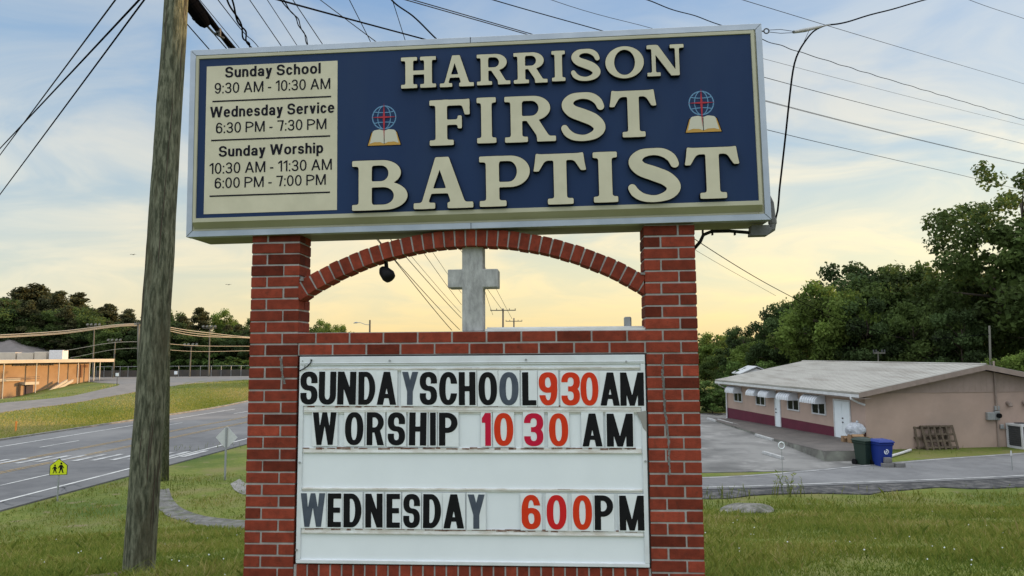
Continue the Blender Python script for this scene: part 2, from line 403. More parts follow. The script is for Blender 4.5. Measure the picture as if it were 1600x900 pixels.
for k in range(-6, 14):
    for w in (wd, lane2):
        if -1 < (k*12.2+s_d-road_s(150, 715)) < 4.5 and w == wd: continue
        strip_on_road(mb, s_d+k*12.2, s_d+k*12.2+3.4, w-.07, w+.07)
structure(mb.build('lane_dash', M['paint'], recalc=False))
mb = MB()
for w in (wy, wy+.3, lane2-(wd-we)-.3, lane2-(wd-we)): strip_on_road(mb, -70, 34 if w < wy+1 else 160, w-.05, w+.05)
structure(mb.build('centre_line', M['yellow_paint'], recalc=False))
mb = MB(); s_c = road_s(160, 716)
for bx, by in ((-16, 723.5), (14, 721.5), (53, 719), (82, 717.5), (110, 716.3), (140, 715.5), (168, 714.8), (198, 714), (225, 713), (250, 711.8), (277, 710.5), (304, 709.3)):
    w = road_w(bx, by); s_ = road_s(bx, by); strip_on_road(mb, s_-1.25, s_+1.25, w-.17, w+.17, RZ+.078)
structure(mb.build('crosswalk_bars', M['paint_worn'], recalc=False))
# tar snakes and cracks in the near shoulder
mb = MB()
def crack(pts, wdt=.05):
    P = [on_z(x, y, RZ+.066) for x, y in pts]
    for a, b in zip(P, P[1:]):
        d = b-a; q = np.array([-d[1], d[0], 0]); q = q/np.linalg.norm(q)*wdt
        mb.quad(a-q, a+q, b+q, b-q)
crack([(88, 759), (98, 762), (108, 758), (118, 757), (126, 760)]); crack([(0, 786), (6, 784), (12, 788), (22, 789)]); crack([(96, 767), (101, 762), (104, 767)], .03)
crack([(288, 704), (296, 703), (304, 707), (314, 704), (322, 702)]); crack([(40, 776), (52, 775), (66, 775)], .03)
crack([(330, 699), (345, 696), (368, 694)], .04)
structure(mb.build('road_crack', M['darksteel'], recalc=False))
# pale kerb line along the far side of the road
ribbon('far_kerb', [road_xy(-60, RW), road_xy(170, RW)], [road_xy(-60, RW+.22), road_xy(170, RW+.22)], M['pcc'], .16, 4, 1, .4)
# side street
mid = smooth_line([(70, 45), (45, 38.0), (30, 32.8), (20, 29.4), (13, 27.3), (6.9, 25.9), (1, 26.3), (-4.5, 29), (-7.3, 34), (-7.8, 44), (-9.5, 62), (-13.5, 80)])
def offset_line(P, d):
    P = np.array(P); T = np.gradient(P, axis=0); T /= np.linalg.norm(T, axis=1)[:, None]
    dd = np.asarray(d).reshape(-1, 1) if np.ndim(d) else d
    return P+np.stack([-T[:, 1], T[:, 0]], 1)*dd
halfw = np.array([2.3-1.2*float(sstep(24, 8, p[0])) if p[0] < 24 else 2.3 for p in mid])
halfw = np.array([1.15+1.2*float(sstep(7, 20, p[0])) for p in mid])
halfw[np.array([p[0] < 3 for p in mid])] = 2.0
ribbon('side_street', offset_line(mid, -halfw), offset_line(mid, halfw), M['street'], .07, .8, 5, .3)
sh = [p for p in mid if p[0] > 2]; hw2 = halfw[:len(sh)]
ribbon('road_shoulder', offset_line(sh, hw2+.01), offset_line(sh, hw2+1.15+np.array([.3*math.sin(q[0]*1.3)+.15*math.sin(q[0]*3.1) for q in sh])), M['shoulder'], .035, .8, 3, .2)
ribbon('street_edge_line', offset_line(sh, hw2-.32), offset_line(sh, hw2-.20), M['paint_worn'], .082, .8, 1, 0)
ribbon('far_street_edge_line', offset_line(sh, -hw2+.18), offset_line(sh, -hw2+.28), M['paint_worn'], .082, .8, 1, 0)
# car park in front of the low building
ribbon('parking_lot', [on_ground(1060, 740)[:2], on_ground(1320, 735)[:2], on_ground(1372, 733)[:2]], [on_ground(1060, 646)[:2], on_ground(1145, 646)[:2], on_ground(1300, 645)[:2]], M['lot'], .03, 1, 10, .15)
# school drive and car park
gr = lambda *pp: [on_ground(x, y)[:2] for x, y in pp]
ribbon('driveway', gr((-60, 664), (0, 645), (60, 637), (110, 631), (160, 622), (206, 614), (262, 603)), gr((-60, 640), (0, 630), (60, 625), (110, 620), (150, 611), (185, 603), (192, 596)), M['drive'], .05, 2, 5, .2)
ribbon('school_car_park', gr((120, 594), (192, 601), (262, 605), (290, 600), (392, 593.5), (560, 590)), gr((150, 586.5), (200, 586), (262, 585.5), (300, 585.2), (392, 584.5), (560, 583.5)), M['drive'], .04, 3, 5, .2)
# concrete drainage gutter curving across the lawn, and the bend of the street apron
a_ = gr((240, 766), (243, 788), (260, 806), (300, 818), (345, 826), (400, 829)); b_ = gr((264, 764), (270, 780), (285, 795), (320, 807), (360, 812), (400, 814))
ribbon('drainage_gutter', smooth_line(a_, 5), smooth_line(b_, 5), M['gutter'], .02, .4, 4, .1)
ribbon('street_apron', smooth_line(gr((360, 757), (372, 770), (400, 778)), 5), smooth_line(gr((374, 749), (384, 756), (400, 762)), 5), M['pcc'], .03, .4, 4, .1)

# ------------------------------------------------------------------ the church sign
TX = np.array([math.cos(YAW), math.sin(YAW), 0]); NX = np.array([-math.sin(YAW), math.cos(YAW), 0])
CS, BR, JT = .0677, .2032, .0095                       # course, brick module, joint
UC = 13*BR/2; VB = -(SO[2]+CAMZ)-.05
sign = thing('church_sign', 'big brick church sign with arch, cross, navy name board and white message board', 'church sign',
             tuple(CAM0+SO+TX*UC+np.array([0, 0, VB])), YAW)
def sg(px, py, yo=0.0):
    d = ray(px, py); o = SO+NX*yo; k = (o @ NX)/(d @ NX); P = d*k-o; return float(P @ TX), float(P[2])
def L(u, y, v): return (u-UC, y, v-VB)
BD = BR-JT                                             # depth of the brickwork
def bricks(mb, spans_by_course):
    """spans_by_course: list of (u0,u1,y0,y1,v centre)"""
    for (u0, u1, y0, y1, v) in spans_by_course:
        j = .0012
        c = L((u0+u1)/2, (y0+y1)/2+rnd.uniform(-j, j)*1.5, v+rnd.uniform(-j, j)*.6)
        t = rnd.gauss(.5, .16)
        if rnd.random() < .14: t -= rnd.uniform(.2, .42)
        if rnd.random() < .06: t += .3
        mb.box(c, (u1-u0+rnd.uniform(-.003, .002), y1-y0, CS-JT+rnd.uniform(-.002, .0015)), Matrix.Rotation(rnd.uniform(-.003, .003), 3, 'Y'), 0, min(1, max(0, t)))
NC = 36
PW = BR*1.5-JT
def pillar(u0, first_half):
    mb = MB(); mo = MB()
    top = 0
    for i in range(NC):
        v = (10-i)*CS
        half_first = (i % 2 == 0) == first_half
        if i == 9: spans = [(u0, u0+BR-JT)] if first_half else [(u0+BR/2, u0+PW)]
        elif half_first: spans = [(u0, u0+BR/2-JT), (u0+BR/2, u0+PW)]
        else: spans = [(u0, u0+BR-JT), (u0+BR, u0+PW)]
        for a, b in spans:
            if i % 2: bricks(mb, [(a, b, 0, BD, v)])
            else: bricks(mb, [(a, b, 0, BR/2-JT, v), (a, b, BR/2, BD, v)])
    z0 = (10-NC+.5)*CS; z1 = 10.5*CS
    mo.box(L(u0+PW/2, BD/2, (z0+z1)/2), (PW-.009, BD-.009, z1-z0))
    p = mb.build('brick_pillar', M['brick'], sign, bevel=.0025)
    mo.build('mortar', M['mortar'], p)
    return p
UR = 13*BR-JT-PW
pl = pillar(0, True); pr = pillar(UR, False)
# cracks filled with pale mortar on both pillars
def smear(par, pts, w, name='mortar_crack'):
    mb = MB()
    for (x0, y0), (x1, y1) in zip(pts, pts[1:]):
        a = sg(x0, y0, -.002); b = sg(x1, y1, -.002)
        for k in range(10):
            t = k/10; u = a[0]+(b[0]-a[0])*t+rnd.uniform(-.003, .003); v = a[1]+(b[1]-a[1])*t
            mb.box(L(u, .0015, v), (w*rnd.uniform(.35, 1.0), .006+.0004*k*0, abs(b[1]-a[1])/10*1.3+.003), Matrix.Rotation(rnd.uniform(-.15, .15), 3, 'Y'))
    mb.build(name, M['pcc'], par)
smear(pl, [(438, 560), (440, 576), (442, 590), (445, 600)], .014)
smear(pr, [(1035, 562), (1036, 590), (1038, 612), (1039, 640), (1043, 668), (1045, 700), (1046, 740), (1047, 755)], .014)
# beam of two courses between the pillars
mb = MB(); mo = MB()
for k in range(13):
    a, b = BR*k, BR*(k+1)-JT
    if 0 < k < 12: bricks(mb, [(a, b, 0, BR/2-JT, CS), (a, b, BR/2, BD, CS)])
for k in range(12):
    a, b = BR*(k+.5), BR*(k+1.5)-JT
    if a > PW-.05 and b < UR+.05: bricks(mb, [(a, b, 0, BR/2-JT, 0), (a, b, BR/2, BD, 0)])
mo.box(L(13*BR/2, BD/2, CS/2), (UR-PW+.008, BD-.009, 2*CS-.002))
beam = mb.build('brick_beam', M['brick'], sign, bevel=.0025); mo.build('mortar', M['mortar'], beam)
# flashing strip on the beam and the stub post
u0, v0 = sg(759, 514, .03); u1, _ = sg(1008, 514, .03); vt = 1.5*CS
mb = MB(); mb.box(L((u0+u1)/2, .06, vt+.006), (u1-u0, .09, .014)); mb.box(L((u0+u1)/2, .108, vt+.012), (u1-u0, .006, .026)); mb.build('flashing_strip', M['flash'], sign)
uq, _ = sg(981.5, 505, .1); mb = MB(); mb.box(L(uq, .13, vt+.038), (.042, .042, .085)); mb.build('stub_post', M['steel'], sign, bevel=.006)
# arch: rowlock bricks along a circle
aw = .098
pA = (.318, .355); pB = (2.335, .355)                   # springing (bottom edge)
top_c = (1.335, .603)
hw = (pB[0]-pA[0])/2; rise = top_c[1]-pA[1]+.052; Rr = (hw*hw+rise*rise)/(2*rise); cu = (pA[0]+pB[0])/2; cv = pA[1]-.052+rise-Rr
half = math.asin(hw/Rr)
NA = 35; AD = .125
mb = MB(); mo = MB(); arc_i, arc_o = [], []
for k in range(NA):
    th = -half-.012+(2*half+.024)*(k+.5)/NA; wdt = (2*half+.024)/NA*(Rr+aw/2)-JT
    rot = Matrix.Rotation(th, 3, 'Y'); rc = Rr+aw/2+rnd.uniform(-.002, .002)
    t = min(1, max(0, rnd.gauss(.5, .15)))
    mb.box(L(cu+math.sin(th)*rc, -.006+AD/2+rnd.uniform(-.002, .002), cv+math.cos(th)*rc), (wdt, AD, aw), rot, 0, t)
NS = 60
for k in range(NS+1):
    th = -half+(2*half)*k/NS
    arc_i.append((cu+math.sin(th)*(Rr+.004), cv+math.cos(th)*(Rr+.004))); arc_o.append((cu+math.sin(th)*(Rr+aw-.004), cv+math.cos(th)*(Rr+aw-.004)))
for k in range(NS):
    P = [arc_i[k], arc_i[k+1], arc_o[k+1], arc_o[k]]
    mo.prism([L(u, -.001, v) for u, v in P], (0, AD-.014, 0))
def clip(o, planes):
    bm = bmesh.new(); bm.from_mesh(o.data)
    for co, no in planes:
        bmesh.ops.bisect_plane(bm, geom=bm.verts[:]+bm.edges[:]+bm.faces[:], plane_co=co, plane_no=no, clear_outer=True)
        bmesh.ops.holes_fill(bm, edges=[e for e in bm.edges if e.is_boundary])
    bm.to_mesh(o.data); bm.free()
arch = mb.build('brick_arch', M['brick'], sign, bevel=.003); arm = mo.build('mortar', M['mortar'], arch)
for o_, e_ in ((arch, 0), (arm, .003)): clip(o_, [(L(.292+e_, 0, 0), (-1, 0, 0)), (L(UR-.001-e_, 0, 0), (1, 0, 0))])
for (px, py) in ((1000, 427), (473, 436)):
    u, v = sg(px, py, -.01); mb = MB()
    for k in range(7): mb.box(L(u+rnd.uniform(-.02, .02), .03+rnd.uniform(-.03, .03), v+rnd.uniform(-.006, .008)), (rnd.uniform(.015, .04), .05, .012), Matrix.Rotation(rnd.uniform(-.5, .5), 3, 'Y'))
    mb.build('mortar_lump', M['pcc'], arch)
# small floodlight under the arch
u, v = sg(606, 427, .06)
fl = MB(); fl.tube([L(u-.012, .06, v+.07), L(u-.008, .06, v+.03)], .012, 8); fl.tube([L(u-.036, .055, v+.028), L(u-.02, .045, v+.012), L(u+.01, .03, v-.018), L(u+.024, .022, v-.034), L(u+.03, .02, v-.04)], [.018, .034, .042, .036, .016], 12)
fl.build('floodlight', M['black'], sign, smooth=True)
# cross
def cross_poly():
    ul, ur = sg(722, 470, .04)[0], sg(754.5, 470, .04)[0]; al, ar = sg(699.5, 435, .04)[0], sg(778, 435, .04)[0]
    vt_ = sg(740, 385, .04)[1]+.01; vb_ = 1.5*CS; at_ = sg(740, 420.5, .04)[1]; ab = sg(740, 449, .04)[1]
    return [(ul, vb_), (ur, vb_), (ur, ab), (ar, ab), (ar, at_), (ur, at_), (ur, vt_), (ul, vt_), (ul, at_), (al, at_), (al, ab), (ul, ab)]
mb = MB(); mb.prism([L(u, .04, v) for u, v in cross_poly()], (0, .14, 0)); mb.build('cross', M['concrete'], sign, bevel=.004)

# ---- contour lettering: shapes as signed fields, traced to outlines
def sd_poly(P, X, Y):
    P = np.array(P, float); d = np.full(X.shape, 1e9); ins = np.zeros(X.shape, bool); n = len(P)
    for i in range(n):
        a, b = P[i], P[(i+1) % n]; e = b-a; wx, wy = X-a[0], Y-a[1]
        t = np.clip((wx*e[0]+wy*e[1])/max(1e-12, e @ e), 0, 1); d = np.minimum(d, (wx-e[0]*t)**2+(wy-e[1]*t)**2)
        c = ((a[1] > Y) != (b[1] > Y))
        if abs(e[1]) > 1e-12: ins ^= c & (X < e[0]*(Y-a[1])/e[1]+a[0])
    d = np.sqrt(d); return np.where(ins, -d, d)
def ell(cx, cy, rx, ry, n=56, e=2.0):
    t = np.linspace(0, 2*math.pi, n, endpoint=False); s = lambda q: np.sign(q)*np.abs(q)**(2/e)
    return np.stack([cx+rx*s(np.cos(t)), cy+ry*s(np.sin(t))], 1)
def smin(a, b, k):
    if k <= 0: return np.minimum(a, b)
    h = np.clip(.5+.5*(b-a)/k, 0, 1); return b*(1-h)+a*h-k*h*(1-h)
def rect(a, b, c, d): return [(a, c), (b, c), (b, d), (a, d)]
def trace(D, xs, ys):
    """marching squares, returns closed loops"""
    segs = {}; H, W = D.shape
    def cut(i0, j0, i1, j1):
        a, b = D[j0, i0], D[j1, i1]; t = a/(a-b); return (xs[i0]+(xs[i1]-xs[i0])*t, ys[j0]+(ys[j1]-ys[j0])*t)
    S = D < 0
    code = S[:-1, :-1]*1+S[:-1, 1:]*2+S[1:, 1:]*4+S[1:, :-1]*8
    T = {1: [(3, 0)], 2: [(0, 1)], 3: [(3, 1)], 4: [(1, 2)], 5: [(3, 2), (1, 0)], 6: [(0, 2)], 7: [(3, 2)], 8: [(2, 3)], 9: [(2, 0)], 10: [(0, 3), (2, 1)], 11: [(2, 1)], 12: [(1, 3)], 13: [(1, 0)], 14: [(0, 3)]}
    pos = {}
    for j, i in zip(*np.nonzero((code > 0) & (code < 15))):
        ed = {0: (i, j, i+1, j), 1: (i+1, j, i+1, j+1), 2: (i, j+1, i+1, j+1), 3: (i, j, i, j+1)}
        for a, b in T[int(code[j, i])]:
            ka, kb = ed[a], ed[b]
            for k in (ka, kb):
                if k not in pos: pos[k] = cut(*k)
            segs[ka] = kb
    loops = []
    while segs:
        k0, k = segs.popitem(); lp = [pos[k0]]; 
        while k != k0 and k in segs: lp.append(pos[k]); k = segs.pop(k)
        if len(lp) > 8: loops.append(np.array(lp))
    return loops
def smooth_loop(P, it):
    for _ in range(it): P = .5*P+.25*(np.roll(P, 1, 0)+np.roll(P, -1, 0))
    return P
GRID = 96
def field(w, pad=.08): 
    xs = np.linspace(-pad, w+pad, int(GRID*(w+2*pad))); ys = np.linspace(-pad, 1+pad, int(GRID*(1+2*pad))); X, Y = np.meshgrid(xs, ys); return xs, ys, X, Y
def serif(ch):
    W = dict(H=1.13, A=1.16, R=1.11, I=.42, S=.98, O=1.2, N=1.18, F=.875, T=1.03, B=1.10, P=1.0)[ch]
    xs, ys, X, Y = field(W); pd = lambda P: sd_poly(P, X, Y)
    def U(*ps, k=.05):
        d = pd(ps[0])
        for p in ps[1:]: d = smin(d, pd(p), k)
        return d
    slab = lambda a, b, top=False: rect(a, b, .885, 1) if top else rect(a, b, 0, .115)
    if ch == 'H': D = np.minimum(U(rect(.14, .39, .03, .97), slab(0, .52), slab(0, .52, 1)), U(rect(.75, 1.0, .03, .97), slab(.62, 1.13), slab(.62, 1.13, 1))); D = np.minimum(D, pd(rect(.3, .85, .43, .56)))
    elif ch == 'I': D = U(rect(.095, .325, .03, .97), slab(0, .42), slab(0, .42, 1))
    elif ch == 'A':
        D = U([(.13, .03), (.255, .03), (.585, .97), (.43, 1.0)], slab(0, .42)); D2 = U([(.755, .03), (1.03, .03), (.69, 1.0), (.43, 1.0)], slab(.66, 1.16)); D = np.minimum(D, D2); D = np.minimum(D, pd(rect(.28, .85, .29, .39)))
    elif ch == 'R':
        bowl = np.maximum(pd(np.concatenate([[(.3, .46), (.3, 1.0)], [(.62+.38*math.cos(t), .73+.27*math.sin(t)) for t in np.linspace(math.pi/2, -math.pi/2, 24)]])), -pd(np.concatenate([[(.38, .565), (.38, .895)], [(.58+.165*math.cos(t), .73+.165*math.sin(t)) for t in np.linspace(math.pi/2, -math.pi/2, 20)]])))
        D = U(rect(.13, .38, .03, .97), slab(0, .50), rect(0, .4, .885, 1)); D = np.minimum(D, bowl)
        D = np.minimum(D, U([(.44, .52), (.70, .54), (1.0, .06), (.76, .03)], slab(.70, 1.11), k=.04))
    elif ch == 'B':
        arc = lambda cx, cy, rx, ry, n=24: [(cx+rx*math.cos(t), cy+ry*math.sin(t)) for t in np.linspace(math.pi/2, -math.pi/2, n)]
        up = np.maximum(pd([(.3, .48), (.3, 1.0)]+arc(.60, .745, .37, .255)), -pd([(.39, .575), (.39, .895)]+arc(.57, .735, .155, .16)))
        lo = np.maximum(pd([(.3, 0), (.3, .56)]+arc(.66, .28, .44, .28)), -pd([(.39, .105), (.39, .455)]+arc(.62, .28, .21, .175)))
        D = U(rect(.13, .39, .03, .97), rect(0, .4, 0, .115), rect(0, .4, .885, 1)); D = np.minimum(D, np.minimum(up, lo))
    elif ch == 'P':
        arc = lambda cx, cy, rx, ry, n=24: [(cx+rx*math.cos(t), cy+ry*math.sin(t)) for t in np.linspace(math.pi/2, -math.pi/2, n)]
        bw = np.maximum(pd([(.3, .375), (.3, 1.0)]+arc(.61, .6875, .39, .3125)), -pd([(.39, .48), (.39, .895)]+arc(.58, .6875, .165, .2075)))
        D = U(rect(.13, .39, .03, .97), slab(0, .53), rect(0, .4, .885, 1)); D = np.minimum(D, bw)
    elif ch == 'F':
        D = U(rect(.13, .38, .03, .97), slab(0, .52), rect(0, .4, .885, 1)); D = smin(D, pd([(.3, .87), (.855, .87), (.855, 1), (.3, 1)]), .02)
        D = smin(D, pd([(.765, .66), (.875, .66), (.86, 1), (.70, .9)]), .05); D = smin(D, pd(rect(.3, .64, .445, .56)), .02); D = smin(D, pd([(.61, .36), (.70, .36), (.70, .645), (.61, .645)]), .05)
    elif ch == 'T':
        D = U(rect(.395, .645, .03, .97), slab(.27, .77)); D = smin(D, pd([(.07, .87), (.96, .87), (.96, 1), (.07, 1)]), .03)
        D = smin(D, pd([(0, .66), (.105, .66), (.25, .9), (.06, 1.0)]), .06); D = smin(D, pd([(1.03, .66), (.925, .66), (.78, .9), (.97, 1.0)]), .06)
    elif ch == 'N':
        D = U(rect(.15, .275, .03, .97), slab(0, .42)); D = np.minimum(D, U([(.06, 1), (.36, 1), (1.02, 0), (.76, 0)], rect(0, .3, .885, 1))); D = np.minimum(D, U(rect(.90, 1.025, .0, .97), slab(.74, 1.18, 1)))
    elif ch == 'O':
        D = np.maximum(pd(ell(.6, .5, .6, .5)), -pd(ell(.6, .5, .325, .395)))
    elif ch == 'S':
        ctl = [(.86, .70, .075), (.80, .82, .082), (.66, .915, .078), (.47, .94, .066), (.27, .90, .085), (.165, .765, .118), (.26, .625, .128), (.49, .525, .135), (.71, .42, .132), (.83, .27, .12), (.74, .13, .09), (.52, .06, .064), (.30, .085, .072), (.16, .17, .08), (.095, .27, .072)]
        K = np.array(ctl); 
        D = np.full(X.shape, 9.0)
        Q = []
        for i in range(len(K)-1):
            p = K[max(i-1, 0)], K[i], K[i+1], K[min(i+2, len(K)-1)]
            for t in np.linspace(0, 1, 12, endpoint=False): Q.append(.5*((2*p[1])+(-p[0]+p[2])*t+(2*p[0]-5*p[1]+4*p[2]-p[3])*t*t+(-p[0]+3*p[1]-3*p[2]+p[3])*t**3))
        for q in Q+[K[-1]]: D = np.minimum(D, np.hypot(X-q[0], Y-q[1])-q[2])
    return [smooth_loop(l, 5) for l in trace(D, xs, ys)]
def sans(ch):
    W = dict(S=.53, U=.54, N=.56, D=.54, A=.60, Y=.54, C=.54, H=.52, O=.56, L=.43, W=.74, R=.56, I=.185, P=.56, M=.72, E=.44)
    W['B'] = .56
    W.update({'9': .56, '3': .56, '0': .57, '1': .30, '6': .56}); w = W[ch]
    xs, ys, X, Y = field(w); pd = lambda P: sd_poly(P, X, Y); v, h = .19, .155; E = 2.35
    mn = lambda *a: np.minimum.reduce(a); mx = np.maximum
    ring = lambda cy, ry, rx=w/2, cx=w/2, vv=v: mx(pd(ell(cx, cy, rx, ry, e=E)), -pd(ell(cx, cy, rx-vv, ry-h, e=E)))
    st = lambda a, b=None: pd(rect(a, a+v, 0, 1))
    if ch == 'H': D = mn(st(0), st(w-v), pd(rect(.1, w-.1, .42, .575)))
    elif ch == 'I': D = st(0)
    elif ch == 'L': D = mn(st(0), pd(rect(0, w, 0, h)))
    elif ch == 'E': D = mn(st(0), pd(rect(0, w, 0, h)), pd(rect(0, w, 1-h, 1)), pd(rect(0, w*.93, .425, .425+h)))
    elif ch == 'O' or ch == '0': D = ring(.5, .5)
    elif ch == 'C': D = mx(ring(.5, .5), -pd(rect(w*.52, w+.2, .355, .645)))
    elif ch == 'U': D = mn(pd(rect(0, v, .3, 1)), pd(rect(w-v, w, .3, 1)), mx(ring(.32, .32), -pd(rect(-1, 2, .3, 2))))
    elif ch == 'N': D = mn(st(0), st(w-v), pd([(0, 1), (v*1.02, 1), (w, 0), (w-v*1.02, 0)]))
    elif ch == 'A': D = mn(pd([(0, 0), (v*1.02, 0), (w/2+.1, 1), (w/2-.1, 1)]), pd([(w-v*1.02, 0), (w, 0), (w/2+.1, 1), (w/2-.1, 1)]), pd(rect(w*.22, w*.78, .2, .33)))
    elif ch == 'Y': D = mn(pd([(0, 1), (v*1.05, 1), (w/2+v/2, .42), (w/2-v/2, .40)]), pd([(w, 1), (w-v*1.05, 1), (w/2-v/2, .42), (w/2+v/2, .40)]), pd(rect(w/2-v/2, w/2+v/2, 0, .45)))
    elif ch == 'W': D = mn(pd([(0, 1), (v*.95, 1), (.27, 0), (.12, 0)]), pd([(.12, 0), (.27, 0), (w/2+.07, 1), (w/2-.07, 1)]), pd([(w-.12, 0), (w-.27, 0), (w/2-.07, 1), (w/2+.07, 1)]), pd([(w, 1), (w-v*.95, 1), (w-.27, 0), (w-.12, 0)]))
    elif ch == 'M': D = mn(st(0), st(w-v), pd([(0, 1), (v, 1), (w/2+.075, 0), (w/2-.075, 0)]), pd([(w, 1), (w-v, 1), (w/2-.075, 0), (w/2+.075, 0)]))
    elif ch in 'DPRB':
        def bowl(y0, y1):
            r = (y1-y0)/2; rx = w*.56; cx = w-rx
            o = [(v*.4, y0), (v*.4, y1)]+[(cx+rx*math.cos(t), (y0+y1)/2+r*math.sin(t)) for t in np.linspace(math.pi/2, -math.pi/2, 24)]
            i = [(v*.4, y0+h), (v*.4, y1-h)]+[(cx+(rx-v)*math.cos(t), (y0+y1)/2+(r-h)*math.sin(t)) for t in np.linspace(math.pi/2, -math.pi/2, 20)]
            return mx(pd(o), -pd(i))
        D = mn(st(0), bowl(0 if ch == 'D' else .385, 1))
        if ch == 'B': D = mn(D, bowl(0, .54))
        if ch == 'R': D = mn(D, pd([(w*.42, .46), (w*.78, .46), (w+.01, 0), (w-v*1.08, 0)]))
    elif ch == 'S':
        u = mx(ring(.7125, .2875), -pd(rect(w/2, 2, -1, .645))); lo = mx(ring(.2875, .2875), -pd(rect(-1, w/2, .355, 2)))
        u = mx(u, -pd([(w/2, .64), (w/2, .60), (2, .60), (2, .68)])); D = mn(u, lo)
    elif ch == '3':
        u = mx(ring(.7125, .2875), -pd(rect(-1, w*.5, -1, .70))); lo = mx(ring(.2875, .2875), -pd(rect(-1, w*.5, .30, 2))); D = mn(u, lo, pd(rect(w*.36, w*.6, .425, .575)))
    elif ch in '69':
        if ch == '9': Y = 1-Y; X = w-X; pd = lambda P: sd_poly(P, X, Y); ring = lambda cy, ry, rx=w/2, cx=w/2, vv=v: mx(pd(ell(cx, cy, rx, ry, e=E)), -pd(ell(cx, cy, rx-vv, ry-h, e=E)))
        D = mn(ring(.31, .31), mx(ring(.5, .5), -pd(rect(w*.5, 2, -1, .70))), -1+0*X+2) if False else mn(ring(.31, .31), mx(ring(.5, .5), -pd(rect(w*.5, 2, -1, .69))))
    elif ch == '1': D = mn(pd(rect(w-v, w, 0, 1)), pd([(0, .70), (0, .84), (w-v, 1), (w-v+.05, 1), (w-v+.05, .70)]))
    return [smooth_loop(l, 1) for l in trace(D, xs, ys)]
